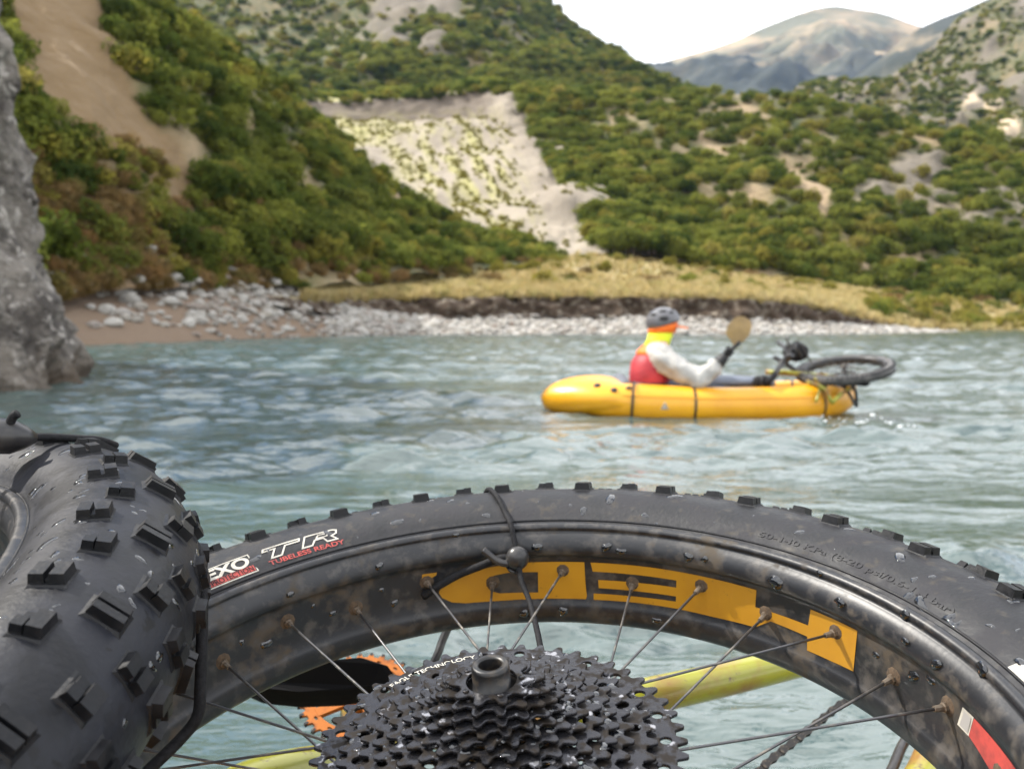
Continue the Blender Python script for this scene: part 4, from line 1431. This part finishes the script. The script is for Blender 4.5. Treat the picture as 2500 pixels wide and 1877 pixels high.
bb = at(775, 1530, .95)
tube('chainstay', [at(1900, 1385, 1.02), at(1740, 1425, .99), at(1560, 1468, .95), at(1390, 1505, .93), at(1150, 1560, .93), at(960, 1580, .94), bb], [.0155 + .0035 * min(1, i / 18) for i in range(37)], m_lime, bf)
tube('seatstay', [at(2090, 1500, 1.0), at(2030, 1590, .93), at(1990, 1680, .87), at(1900, 1800, .80)], .017, m_lime, bf)
tube('down_tube', [bb, at(830, 1668, .86), at(700, 1660, .80), at(560, 1690, .74), at(420, 1760, .68), at(200, 1880, .6)], .021, m_lime, bf)
tube('brake_hose', [at(2010, 1540, .99), at(1955, 1600, .93), at(1925, 1665, .88), at(1880, 1740, .84)], .0055, m_plastic, bf, 8)
tube('dropper_hose', [at(980, 1330, .98), at(957, 1380, .97), at(942, 1420, .96), at(900, 1500, .95)], .0045, m_plastic, bf, 8)
# chainring
T = 30
cr = plate(cog_loops(T, .047, [(.0518, 6.283 * k / 15, .0032, .0018) for k in range(15)]), .003, .0004)
cr.materials.append(m_orange)
cn = Vector((.02, -.36, .93)).normalized()
Mq = cn.to_track_quat('Z', 'Y').to_matrix().to_4x4()
cc = at(778, 1503, .93)
ringo = inst('chainring', cr, bf, Matrix.Translation(cc - bf.location) @ Mq)
sp_ = MB()
for k in range(4):
    a = .5 + k * math.pi / 2
    sp_.add(*box(.034, .013, .004, (.033, 0, 0), .9), 0, Matrix.Rotation(a, 4, 'Z'))
sp_.add(*revolve([(0, .006), (.016, .006), (.019, .002), (.019, -.006), (0, -.006)], 24))
spd = sp_.build('spider', m_orange, ringo, smooth=False)
tm_ = MB()
for k in range(T):
    a = 6.283 * k / T
    tm_.add(*box(.0055, .0036, .0035, (.0625, 0, 0), .8), 0, Matrix.Rotation(a, 4, 'Z'))
tm_.build('black_teeth', m_chain, ringo, smooth=False)
# black bash guard / crank shell
g_out = [at(520, 1490, .85), at(600, 1462, .86), at(700, 1438, .87), at(790, 1430, .88), at(842, 1447, .88), at(858, 1470, .88), at(820, 1500, .87), at(740, 1512, .86), at(640, 1516, .85), at(560, 1508, .84)]
gb = MB()
ctr = sum(g_out, Vector()) / len(g_out)
nrm = Vector((0, -.35, .93)).normalized()
lay = []
for s, h in ((.86, .010), (.97, .006), (1.0, .0), (.97, -.006), (.86, -.010)):
    lay.append([ctr + (p - ctr) * s + nrm * h - bf.location for p in g_out])
V = [p for L_ in lay for p in L_]
nn_ = len(g_out)
F = [(i * nn_ + k, i * nn_ + (k + 1) % nn_, (i + 1) * nn_ + (k + 1) % nn_, (i + 1) * nn_ + k) for i in range(4) for k in range(nn_)] + [tuple(range(nn_ - 1, -1, -1)), tuple(range(4 * nn_, 5 * nn_))]
obj('crank_arm', V, F, mat('black_bash_guard', (0.004, 0.004, 0.005), .8, spec=.15), bf, smooth=False)
# chain: alternate inner and outer links
def link_data(name, h, wdt):
    lp = []
    for k in range(8):
        a = -math.pi / 2 + math.pi * k / 7
        lp.append((.00635 + h * math.cos(a), h * math.sin(a)))
    lp.append((0, h * .62))
    for k in range(8):
        a = math.pi / 2 + math.pi * k / 7
        lp.append((-.00635 + h * math.cos(a), h * math.sin(a)))
    lp.append((0, -h * .62))
    mb = MB()
    n = len(lp)
    for z in (-wdt, wdt):
        V = [(x, y, z - .0005) for x, y in lp] + [(x, y, z + .0005) for x, y in lp]
        F = [tuple(range(n - 1, -1, -1)), tuple(range(n, 2 * n))] + [(k, (k + 1) % n, n + (k + 1) % n, n + k) for k in range(n)]
        mb.add(V, F)
    for x in (-.00635, .00635):
        V, F = sweep([(x, 0, -wdt), (x, 0, wdt)], .0026, 8)
        mb.add(V, F)
    return mb.data(name, m_chain, smooth=False)


LK = [link_data('link_outer', .0044, .0026), link_data('link_inner', .0043, .0016)]
cpath = catmull([tuple(at(2010, 1395, 1.0)), tuple(at(1900, 1462, .97)), tuple(at(1815, 1522, .95)), tuple(at(1740, 1582, .92)), tuple(at(1655, 1650, .89)), tuple(at(1570, 1740, .86)), tuple(at(1480, 1860, .82))], 60)
ch = bpy.data.objects.new('chain', None)
link(ch, bf)
acc = 0; k = 0; prev = Vector(cpath[0])
for p in cpath[1:]:
    p = Vector(p)
    acc += (p - prev).length
    if acc >= .0127:
        acc = 0
        d = (p - prev).normalized()
        side = Vector((-.25, -.75, .6))
        z = (side - d * side.dot(d)).normalized()
        y = z.cross(d)
        M = Matrix((d, y, z)).transposed().to_4x4()
        M.translation = p - bf.location
        inst('chain_link', LK[k % 2], ch, M)
        k += 1
    prev = p

# =================================================================== YELLOW PACKRAFT WITH PADDLER
m_raft = mat('yellow_raft_fabric', (0.74, 0.36, 0.008), 0.36, col2=(0.66, 0.30, 0.008), scale=3, lo=.4, hi=.65, bump=.15, bscale=9, bdist=.02, coat=.15)
m_raftblk = mat('black_raft_tape', (0.012, 0.012, 0.013), .5)
m_floor = mat('grey_raft_floor', (0.10, 0.11, 0.13), .6)
m_seam = mat('yellow_seam_tape', (0.55, 0.25, 0.008), .5)
RAFT = Vector((1.46, 7.12, 0.0))


def raft(name, label, loc, rz, group, detail=True):
    root = empty(name, mw=Matrix.Translation(loc) @ Matrix.Rotation(rz, 4, 'Z'))
    tag(root, label, 'raft', group)
    half = [(-1.08, 0.0, .145, .060), (-.98, -.10, .150, .095), (-.82, -.20, .150, .125), (-.60, -.28, .138, .142), (-.35, -.31, .125, .145), (.0, -.32, .118, .138), (.40, -.31, .118, .138), (.75, -.28, .125, .138), (.98, -.20, .150, .135), (1.10, -.09, .175, .130), (1.13, 0.0, .185, .128)]
    half = [(x, y, z - .034, r) for x, y, z, r in half]
    loop = half + [(x, -y, z, r) for x, y, z, r in half[-2:0:-1]]
    c = catmull(loop, 8, closed=True)
    V, F = sweep([tuple(p[:3]) for p in c], [float(p[3]) for p in c], 24, closed=True)
    hull = obj('hull_tube', V, F, m_raft, root)
    # welded seam tape along the tubes
    for ang in ((.45, 2.2) if detail else ()):
        pts = []
        for k_, q_ in enumerate(c):
            t_ = (Vector(c[(k_ + 1) % len(c)][:3]) - Vector(c[k_ - 1][:3])).normalized()
            o_ = Vector((t_.y, -t_.x, 0)).normalized()
            pts.append(Vector(q_[:3]) + (o_ * math.cos(ang) + Vector((0, 0, 1)) * math.sin(ang)) * float(q_[3]) * .995)
        obj('seam_tape', *sweep(pts, .0055, 6, closed=True), m_seam, hull)
    # pointed stern cone and deck
    sv = catmull([(-1.225, 0, .085, .015), (-1.213, 0, .088, .055), (-1.165, 0, .096, .095), (-1.07, 0, .112, .135), (-.92, 0, .126, .160), (-.74, 0, .128, .162), (-.55, 0, .100, .138), (-.38, 0, .09, .105)], 6)
    V, F = sweep([tuple(p[:3]) for p in sv], [float(p[3]) for p in sv], 24)
    V = [Vector((v.x, v.y * (1.25 + 1.9 * max(0, min(1, (v.x + 1.22) / .70))), v.z)) for v in V]
    obj('stern_cone', V, F, m_raft, root)
    fl = [(-.8, -.2), (-.5, -.28), (.0, -.30), (.6, -.28), (.95, -.16), (1.05, 0)]
    fl = fl + [(x, -y) for x, y in fl[-2::-1]]
    V = [(x, y, .045) for x, y in fl] + [(x, y, .03) for x, y in fl]
    n = len(fl)
    obj('floor', V, [tuple(range(n)), tuple(range(2 * n - 1, n - 1, -1))] + [(k, n + k, n + (k + 1) % n, (k + 1) % n) for k in range(n)], m_floor, root, smooth=False)
    if not detail:
        return root
    for sx in (-.545, -.095, .835):
        # dark tape bands round the near and far tube
        for sg in (-1, 1):
            bi = min(range(len(c)), key=lambda i: abs(c[i][0] - sx) + (0 if c[i][1] * sg > 0 else 9))
            p = c[bi]; q = c[(bi + 1) % len(c)]
            t = (Vector(q[:3]) - Vector(p[:3])).normalized()
            V, F = sweep([Vector(p[:3]) - t * .010, Vector(p[:3]) + t * .010], float(p[3]) + (.020 if sx < -.5 else .003), 28, cap=False)
            obj('tape_band', V, F, m_raftblk, root)
    for (x, z, r) in ((-.815, .235, .028), (-.695, .205, .026), (-.585, .222, .024)):
        q_ = min(sv, key=lambda s_: abs(s_[0] - x))
        ys = 1.25 + 1.9 * max(0, min(1, (x + 1.22) / .70))
        al = math.asin(max(-.9, min(.92, (z - q_[2]) / float(q_[3]))))
        h_ = min(c, key=lambda s_: abs(s_[0] - x) + (0 if s_[1] < 0 else 9))
        yh = h_[1] - math.sqrt(max(0, h_[3] ** 2 - (z - h_[2]) ** 2))
        P = Vector((x, min(-float(q_[3]) * math.cos(al) * ys, float(yh)) - .002, z))
        d = Vector((-.15, -math.cos(al) / ys, math.sin(al))).normalized()
        M = d.to_track_quat('Z', 'Y').to_matrix().to_4x4()
        M.translation = P
        f = inst('valve_patch', meshdata('valve', *revolve([(0, .010), (r * .45, .010), (r * .5, .004), (r, .004), (r, -.006)], 20), (m_raftblk,)), root, M)
    # small triangular maker's mark on the side
    P = Vector((-.325, -.31 - .1435, .091))
    e = MB()
    tri = [(-.030, -.026), (.030, -.026), (.0, .030)]
    e.add([(P.x + a, P.y - .0040 + abs(b) * .03, P.z + b) for a, b in tri], [(0, 1, 2)])
    em = e.build('emblem', mat('emblem_white', (0.6, 0.58, 0.52), .6), root, smooth=False)
    e = MB()
    for s, dx, dz in ((.38, 0, .006), (.36, -.013, -.015), (.36, .013, -.015)):
        e.add([(P.x + a * s + dx, P.y - .0065 + abs(b) * .03, P.z + b * s + dz) for a, b in tri], [(0, 1, 2)])
    e.build('emblem_mark', m_raftblk, em, smooth=False)
    # seat and thwart, grab line at the bow
    V, F = box(.40, .46, .12, (-.38, 0, .10), .85)
    obj('seat', V, F, m_floor, root, smooth=False)
    V, F = sweep(catmull([(-.58, -.22, .20), (-.61, 0, .25), (-.58, .22, .20)], 6), .06, 12)
    obj('backrest', V, F, m_floor, root)
    return root


packraft = raft('packraft', 'yellow inflatable packraft with black bands carrying a paddler and bicycle', RAFT, R(0), None)

# ---- paddler: one continuous body grown over a posed skeleton
m_jacket = mat('pale_grey_jacket', (0.44, 0.43, 0.405), .7, col2=(0.34, 0.33, 0.31), scale=9, bump=.5, bscale=14, bdist=.02)
m_trous = mat('slate_trousers', (0.075, 0.088, 0.12), .7, bump=.4, bscale=16, bdist=.02)
m_skin = mat('skin', (0.50, 0.30, 0.21), .5)
m_pfd = mat('red_life_vest', (0.42, 0.025, 0.035), .6, col2=(0.32, 0.02, 0.03), scale=10, bump=.3, bscale=20, bdist=.02)
m_orangecloth = mat('orange_cloth', (0.85, 0.17, 0.01), .65, bump=.3, bscale=30, bdist=.01)
m_hivis = mat('yellow_hivis_cloth', (0.68, 0.78, 0.02), .65, bump=.3, bscale=30, bdist=.01)
m_helmet = mat('grey_helmet_shell', (0.11, 0.11, 0.12), .32, coat=.3)
m_vent = mat('helmet_vent', (0.006, 0.006, 0.007), .7)
m_glove = mat('black_glove', (0.012, 0.012, 0.014), .6)
m_blade = mat('tan_paddle_blade', (0.36, 0.24, 0.10), .4, col2=(0.28, 0.19, 0.085), scale=8)

person = empty('person', RAFT + Vector((-.34, 0, .035)))
tag(person, 'paddler in grey helmet, orange hood, red life vest and pale jacket holding a paddle', 'person')
PO = Vector((-.34, 0, .06))
HAND_R = Vector((.165, -.30, .500))          # near hand, raised on the shaft
HAND_L = Vector((.02, .20, .20))             # far hand, low
sk = {
    'pelvis': ((-.36, 0, .20), .135), 'belly': ((-.37, 0, .31), .125), 'chest': ((-.36, 0, .43), .135), 'collar': ((-.34, 0, .51), .095), 'neck': ((-.315, .005, .57), .058), 'skull': ((-.27, .01, .66), .075), 'crown': ((-.27, .012, .745), .085),
    'shR': ((-.345, -.165, .475), .108), 'elR': ((-.035, -.315, .285), .095), 'wrR': ((.122, -.305, .450), .053),
    'shL': ((-.335, .165, .475), .108), 'elL': ((-.12, .30, .26), .09), 'wrL': ((-.01, .215, .215), .036),
    'hipR': ((-.28, -.10, .19), .095), 'knR': ((.12, -.13, .205), .062), 'anR': ((.50, -.12, .12), .045), 'toeR': ((.58, -.12, .17), .038),
    'hipL': ((-.28, .10, .19), .095), 'knL': ((.12, .13, .205), .062), 'anL': ((.50, .12, .12), .045), 'toeL': ((.58, .12, .17), .038)}
names = list(sk)
ed = [('pelvis', 'belly'), ('belly', 'chest'), ('chest', 'collar'), ('collar', 'neck'), ('neck', 'skull'), ('skull', 'crown'), ('collar', 'shR'), ('shR', 'elR'), ('elR', 'wrR'), ('collar', 'shL'), ('shL', 'elL'), ('elL', 'wrL'),
      ('pelvis', 'hipR'), ('hipR', 'knR'), ('knR', 'anR'), ('anR', 'toeR'), ('pelvis', 'hipL'), ('hipL', 'knL'), ('knL', 'anL'), ('anL', 'toeL')]
sm = bpy.data.meshes.new('skeleton')
sm.from_pydata([tuple(Vector(sk[k][0]) - PO) for k in names], [(names.index(a), names.index(b)) for a, b in ed], [])
sko = bpy.data.objects.new('tmp_body', sm)
COL.objects.link(sko)
sko.modifiers.new('skin', 'SKIN')
sd = sm.skin_vertices[0].data if sm.skin_vertices else None
if sd is None:
    bpy.context.view_layer.objects.active = sko
    bpy.ops.mesh.customdata_skin_add()
    sd = sm.skin_vertices[0].data
for i, k in enumerate(names):
    sd[i].radius = (sk[k][1], sk[k][1])
    sd[i].use_root = (k == 'pelvis')
ss = sko.modifiers.new('sub', 'SUBSURF'); ss.levels = 3; ss.render_levels = 3
dg = bpy.context.evaluated_depsgraph_get()
bme = bpy.data.meshes.new_from_object(sko.evaluated_get(dg))
bpy.data.objects.remove(sko)
for m in (m_jacket, m_trous, m_skin):
    bme.materials.append(m)
for p in bme.polygons:
    c = p.center + PO
    p.material_index = 2 if (c.z > .56 and abs(c.y) < .14) else (1 if (c.z < .33 and c.x > -.30 and abs(c.y) < .235 and c.x < .9 and not (c.y < -.22)) else 0)
    p.use_smooth = True
# a nose and brow on the face side (+x)
for v in bme.vertices:
    c = v.co + PO
    d = (c - Vector((-.18, .02, .66))).length
    if d < .035:
        v.co.x += .022 * (1 - d / .035)
for v in bme.vertices:
    c = v.co + PO
    if c.z < .55:
        v.co += v.normal * (.020 * noise.noise(c * 13) + .012 * noise.noise(Vector((c.x * 40, c.y * 14, c.z * 40))))
inst('body', bme, person)
eye = MB()
for sy in (-.03, .05):
    eye.add(*ball(.010, .011, .008, 8, 6, Vector((-.192, sy, .695)) - PO))
eye.build('eyes', m_vent, person)


def loft(rings, closed_top=False):
    V = []; F = []
    n = len(rings[0])
    for r_ in rings:
        V += r_
    for i in range(len(rings) - 1):
        for k in range(n):
            F.append((i * n + k, i * n + (k + 1) % n, (i + 1) * n + (k + 1) % n, (i + 1) * n + k))
    F.append(tuple(range(n - 1, -1, -1)))
    F.append(tuple(range((len(rings) - 1) * n, len(rings) * n)))
    return V, F


def oval(c, rx, ry, n=24, sq=1.0, tilt=0.0):
    out = []
    for k in range(n):
        a = 2 * math.pi * k / n
        x = math.copysign(abs(math.cos(a)) ** sq, math.cos(a)) * rx
        y = math.copysign(abs(math.sin(a)) ** sq, math.sin(a)) * ry
        out.append(Vector((c[0] + x, c[1] + y, c[2] + x * tilt)) - PO)
    return out


# life vest round the chest
obj('life_vest', *loft([oval((-.375, 0, .20), .135, .195, sq=.8), oval((-.375, 0, .22), .150, .205, sq=.8), oval((-.372, 0, .33), .155, .205, sq=.8), oval((-.365, 0, .42), .150, .195, sq=.8), oval((-.352, 0, .48), .125, .165, sq=.85), oval((-.345, 0, .515), .095, .115)]), m_pfd, person)
obj('vest_belt', *loft([oval((-.375, 0, .245), .157, .212, sq=.8), oval((-.375, 0, .268), .159, .213, sq=.8)]), m_raftblk, person)
# hood and neck cloth
obj('shoulder_cape', *loft([oval((-.35, 0, .482), .132, .172), oval((-.345, 0, .515), .125, .145), oval((-.325, 0, .555), .100, .105), oval((-.31, 0, .575), .085, .088)]), m_orangecloth, person)
obj('neck_cloth', *loft([oval((-.325, 0, .548), .103, .106), oval((-.30, 0, .60), .094, .092), oval((-.285, .005, .645), .100, .092), oval((-.278, .01, .668), .102, .092)]), m_hivis, person)
obj('hood', *loft([oval((-.280, .008, .655), .110, .098), oval((-.272, .01, .690), .116, .101, tilt=.15), oval((-.268, .01, .720), .117, .101, tilt=.2)]), m_orangecloth, person)
hm = MB()
V, F = ball(.138, .116, .112, 24, 16)
V = [Vector((v[0], v[1], max(v[2], -.030 + v[0] * .16))) for v in V]
hm.add(V, F, 0, Matrix.Translation(Vector((-.268, .01, .742)) - PO) @ Matrix.Rotation(R(-7), 4, 'Y'))
hel = hm.build('helmet', m_helmet, person)
vt = MB()
for (a, e, s) in ((-95, 12, .026), (-60, 40, .018), (-100, 48, .020), (-140, 30, .020), (-30, 55, .018), (60, 45, .02), (100, 40, .02), (150, 40, .02)):
    d = Vector((math.cos(R(e)) * math.cos(R(a)) * .138, math.cos(R(e)) * math.sin(R(a)) * .116, math.sin(R(e)) * .112))
    nn2 = Vector((d.x / .137 ** 2, d.y / .113 ** 2, d.z / .099 ** 2)).normalized()
    M = nn2.to_track_quat('Z', 'Y').to_matrix().to_4x4()
    M.translation = Vector((-.268, .01, .742)) - PO + d * .985
    vt.add(*revolve([(0, .004), (s * .8, .004), (s, 0), (s, -.006)], 14), 0, M @ Matrix.Diagonal((1.5, .75, 1, 1)))
vt.build('vents', m_vent, hel)
vz = MB()
V, F = box(.085, .15, .010, (.150, 0, -.012), .9)
vz.add(V, F, 0, Matrix.Translation(Vector((-.268, .01, .742)) - PO) @ Matrix.Rotation(R(12), 4, 'Y'))
vz.build('visor', m_orangecloth, hel, smooth=False)

# paddle: shaft from the raised near blade down through both hands to the far blade in the water
pdir = (Vector((.165, -.30, .475)) - Vector((-.02, .23, .185))).normalized()
pad = empty('paddle', RAFT + HAND_R + Vector((0, 0, -.025)))
tag(pad, 'double bladed paddle with tan blade raised in the paddler hands', 'paddle')
up_end = HAND_R + pdir * .13
dn_end = HAND_R - pdir * 1.25
V, F = sweep([up_end - HAND_R + pdir * .06, dn_end - HAND_R], .0145, 12)
obj('shaft', V, F, m_raftblk, pad)


def blade(center_start, d, nrm, name):
    out = [(0, .012), (.02, .025), (.05, .055), (.10, .080), (.16, .088), (.205, .070), (.225, .02), (.222, -.02), (.20, -.050), (.14, -.085), (.08, -.090), (.035, -.045), (0, -.012)]
    s = d.cross(nrm).normalized()
    n = len(out)
    V = []
    for sg in (-1, 1):
        for a, b in out:
            V.append(center_start + d * a + s * b + nrm * (sg * .005 + (b * b) * 2.0))
    ctr = [center_start + d * .13 + nrm * .008, center_start + d * .13 - nrm * .008]
    V += ctr
    F = []
    for k in range(n):
        k2 = (k + 1) % n
        F.append((k2, k, 2 * n + 1)); F.append((n + k, n + k2, 2 * n)); F.append((k, k2, n + k2, n + k))
    return obj(name, V, F, m_blade, pad, smooth=False)


vdir = Vector((.25, -.75, .66))          # blade leans out over the near side
pd2 = Vector((.16, -.10, .95)).normalized()
nb = Vector((-.25, -.95, .0)); nb = (nb - pd2 * nb.dot(pd2)).normalized()
blade(up_end - HAND_R, pd2, nb, 'blade')
nb2 = Vector((1, .2, 0)); nb2 = (nb2 - pdir * nb2.dot(pdir)).normalized()
blade(dn_end - HAND_R, -pdir, nb2, 'blade')


def glove(H, wrist, d, name):
    """palm beside the shaft and five fingers curled round it; d = shaft direction"""
    mb = MB()
    back = (wrist - H).normalized()
    out = (back - d * back.dot(d)).normalized()
    s = d.cross(out).normalized()
    V, F = sweep([wrist + (wrist - H).normalized() * .03, wrist, H + out * .050, H + out * .026], [.060, .050, .046, .038], 12, flat=.85)
    mb.add(V, F)
    for i, (o, ln, r_) in enumerate(((-.036, .9, .0105), (-.012, 1.0, .0115), (.012, 1.0, .0115), (.034, .92, .011))):
        pts = []
        for k in range(7):
            a = R(15 + k * 42 * ln)
            pts.append(H + d * (o + .002 * k) + (out * math.cos(a) + s * math.sin(a)) * (.030 - .001 * k))
        mb.add(*sweep(pts, [r_, r_, r_ * .98, r_ * .95, r_ * .9, r_ * .85, r_ * .6], 8))
    pts = [H + out * .045 + d * .02, H + out * .028 + d * .05 - s * .02, H + d * .058 - s * .030, H - out * .020 + d * .052 - s * .020]
    mb.add(*sweep(pts, [.015, .013, .012, .008], 8))
    mb.V = [v - PO for v in mb.V]
    return mb.build(name, m_glove, person)


glove(HAND_R, Vector(sk['wrR'][0]), pdir, 'glove')
glove(HAND_L, Vector(sk['wrL'][0]), pdir, 'glove')

# ---- bicycle wheel, frame and bags tied on the bow
m_tan = mat('dusty_tyre', (0.035, 0.034, 0.034), .55, col2=(0.10, 0.095, 0.09), scale=10, lo=.45, hi=.65)
wn = Vector((-.16, -.15, 1.0)).normalized()
we1 = (Vector((1, 0, 0)) - wn * wn.x).normalized()
WM = Matrix((we1, wn.cross(we1), wn)).transposed().to_4x4()
WM.translation = Vector((2.58, 6.98, .345))
bw = empty('bicycle_wheel', mw=WM)
tag(bw, 'black bicycle wheel lying flat on the bow of the yellow packraft', 'wheel')
prof = [(.333 + .036 * math.cos(R(a)), .036 * math.sin(R(a))) for a in range(140, -141, -14)]
bt = obj('tyre', *revolve(prof, 96), m_tan, bw)
kn = MB()
for k in range(64):
    for sg in (1, -1):
        kn.add(*box(.018, .016, .010, (0, 0, .002), .8), 0, torus_frame(k * 5.625 + (2.8 if sg < 0 else 0), 45 * sg, 0, .333, .036))
tag(kn.build('tread_knobs', m_knob, bt, smooth=False), kind='stuff')
obj('rim', *revolve([(.296, .030), (.302, .034), (.290, .030), (.282, .018), (.282, -.018), (.290, -.030), (.302, -.034), (.296, -.03)], 96, closed=True), m_rim, bw)
spk = MB()
obj('hub', *revolve([(0, -.05), (.012, -.05), (.012, -.034), (.030, -.030), (.030, -.024), (.018, -.018), (.018, .018), (.030, .024), (.030, .030), (.012, .034), (.012, .05), (0, .05)], 20), m_hub, bw)
obj('brake_disc', *revolve([(.055, -.032), (.080, -.032), (.080, -.030), (.055, -.030)], 32, closed=True), m_spoke, bw)
for k in range(28):
    a = R(k * 360 / 28)
    b = a + R(70 if (k // 2) % 2 else -70)
    zf = .026 if k % 2 else -.026
    obj('spoke', *sweep([(.284 * math.cos(a), .284 * math.sin(a), 0), (.029 * math.cos(b), .029 * math.sin(b), zf)], .0022, 5), m_spoke, bw)

b0 = RAFT + Vector((.9, 0, .28))
bk = empty('bicycle', b0)
tag(bk, 'lime yellow bicycle strapped on its side across the packraft bow', 'bicycle')


def bt_(name, pts, rad, m, seg=10, n=5):
    return cord(name, [RAFT + Vector(p) for p in pts], rad, bk, m, seg, n)


bt_('top_tube', [(.62, -.10, .33), (.92, -.18, .30), (1.16, -.10, .28)], .017, m_lime)
bt_('down_tube', [(.60, .18, .31), (.90, .02, .29), (1.14, -.22, .24)], .021, m_lime)
bt_('seat_tube', [(.88, -.36, .20), (.96, -.24, .29), (1.02, .10, .30)], .016, m_lime)
bt_('fork', [(.74, -.40, .27), (.86, -.42, .22), (.92, -.435, .12)], .014, m_lime)
bt_('fork', [(.92, -.435, .11), (1.02, -.40, .19), (1.12, -.34, .22)], .014, m_lime)
bt_('seatstay', [(.80, -.40, .30), (.84, -.40, .22), (.80, -.44, .12)], .010, m_lime)
bt_('handlebar', [(.52, -.30, .30), (.60, -.20, .36), (.70, -.06, .44), (.72, .06, .50), (.70, .20, .55)], .017, m_plastic)
bt_('gear_cable', [(.50, -.28, .28), (.58, -.30, .42), (.70, -.22, .52), (.80, -.10, .44)], .006, m_plastic)
bt_('gear_cable', [(.62, -.12, .36), (.66, -.20, .50), (.74, -.20, .56), (.86, -.14, .40)], .006, m_plastic)
bt_('brake_body', [(.66, -.10, .40), (.70, -.16, .46)], .026, m_plastic)
bt_('grip', [(.46, -.36, .26), (.54, -.28, .31)], .024, m_black)
bt_('stem', [(.60, -.02, .44), (.70, -.05, .38), (.78, -.06, .32)], .018, m_plastic)
bt_('brake_lever', [(.70, -.12, .48), (.66, -.20, .54), (.64, -.22, .60)], .008, m_spoke)
bt_('crank', [(1.02, -.28, .25), (1.06, -.36, .20), (1.10, -.42, .10)], .013, m_plastic)
bt_('saddle_strap', [(1.06, -.36, .30), (1.10, -.42, .20), (1.12, -.40, .08)], .012, m_black)
sd_ = MB()
for k, (x, hw, z) in enumerate(((0, .02, 0), (.06, .024, .012), (.14, .035, .016), (.20, .062, .016), (.25, .070, .010), (.27, .05, -.01))):
    pass
sv_ = catmull([(1.0, -.34, .235, .018), (1.06, -.36, .245, .022), (1.13, -.37, .25, .034), (1.19, -.36, .25, .045), (1.22, -.35, .245, .02)], 5)
V, F = sweep([tuple(p[:3]) for p in sv_], [float(p[3]) for p in sv_], 14, flat=.45)
obj('saddle', [Vector(v) + RAFT - b0 for v in V], F, m_black, bk)
cgp = plate(cog_loops(30, .045, []), .003, .0003)
cgp.materials.append(m_steel)
inst('chainring', cgp, bk, Matrix.Translation(RAFT + Vector((1.02, -.33, .245)) - b0) @ Matrix.Rotation(R(18), 4, 'X'))


def bag(name, label, c, rx, ry, rz, m=m_black):
    bm = MB()
    V, F = ball(rx, ry, rz, 18, 12)
    V2 = []
    for v in V:
        v = Vector(v)
        f = 1 + .10 * noise.noise(v * 18 + Vector(c))
        V2.append(Vector((math.copysign(abs(v.x / rx) ** .75, v.x) * rx, math.copysign(abs(v.y / ry) ** .75, v.y) * ry, math.copysign(abs(v.z / rz) ** .8, v.z) * rz)) * f)
    root = empty(name, RAFT + Vector(c))
    bm.add(V2, F)
    bm.build('bag_body', m, root)
    V, F = sweep([(rx * 1.03 * math.cos(a) * .3, ry * 1.06 * math.cos(a), rz * 1.06 * math.sin(a)) for a in [k * .3927 for k in range(16)]], .008, 6, closed=True)
    obj('bag_strap', V, F, m_raftblk, root)
    tag(root, label, 'bag')
    return root


bag('gear_bag', 'small black bag standing up behind the flat bicycle wheel', (.80, .06, .475), .095, .085, .075)
bag('gear_bag', 'low black bag lying on the packraft deck near the handlebar', (.46, -.22, .255), .07, .06, .05)
dk = MB()
V, F = box(.78, .44, .06, (0, 0, 0), .9)
dk_o = empty('leg_cover', RAFT + Vector((.26, .0, .205)))
V, F = sweep([(-.34, 0, .02), (-.30, 0, .03), (.0, 0, .04), (.32, 0, .03), (.36, 0, .02)], [.03, .15, .17, .15, .03], 20, flat=.30)
obj('cloth', V, F, mat('slate_blue_cover', (0.13, 0.15, 0.19), .7, bump=.5, bscale=12, bdist=.03), dk_o)
tag(dk_o, 'flat slate blue cover over the paddler legs in the packraft', 'cover')

# ---- the photographer's own raft bow carrying the foreground wheels (below the picture)
own = raft('packraft', 'yellow packraft bow under the two fat bicycle wheels', Vector((-.22, -.62, 0.0)), R(88), None, detail=False)

# ---- white splash beside the bow
m_foam = mat('white_splash', (0.80, 0.82, 0.82), .25, spec=.6)
fm_ = MB()
r5 = random.Random(9)
for k in range(36):
    x = r5.gauss(2.22, .13) if k % 3 else r5.gauss(2.62, .06)
    y = 6.30 + r5.gauss(0, .16)
    z = abs(r5.gauss(0, .018)) + .004
    s = r5.choice((.003, .004, .005, .006, .010, .014))
    fm_.add(*ball(s * 1.6, s * 1.3, s * .7, 6, 4, (x, y, z)))
o = fm_.build('splash', m_foam)
tag(o, 'white splash droplets on the water beside the packraft bow', None, None, 'stuff')
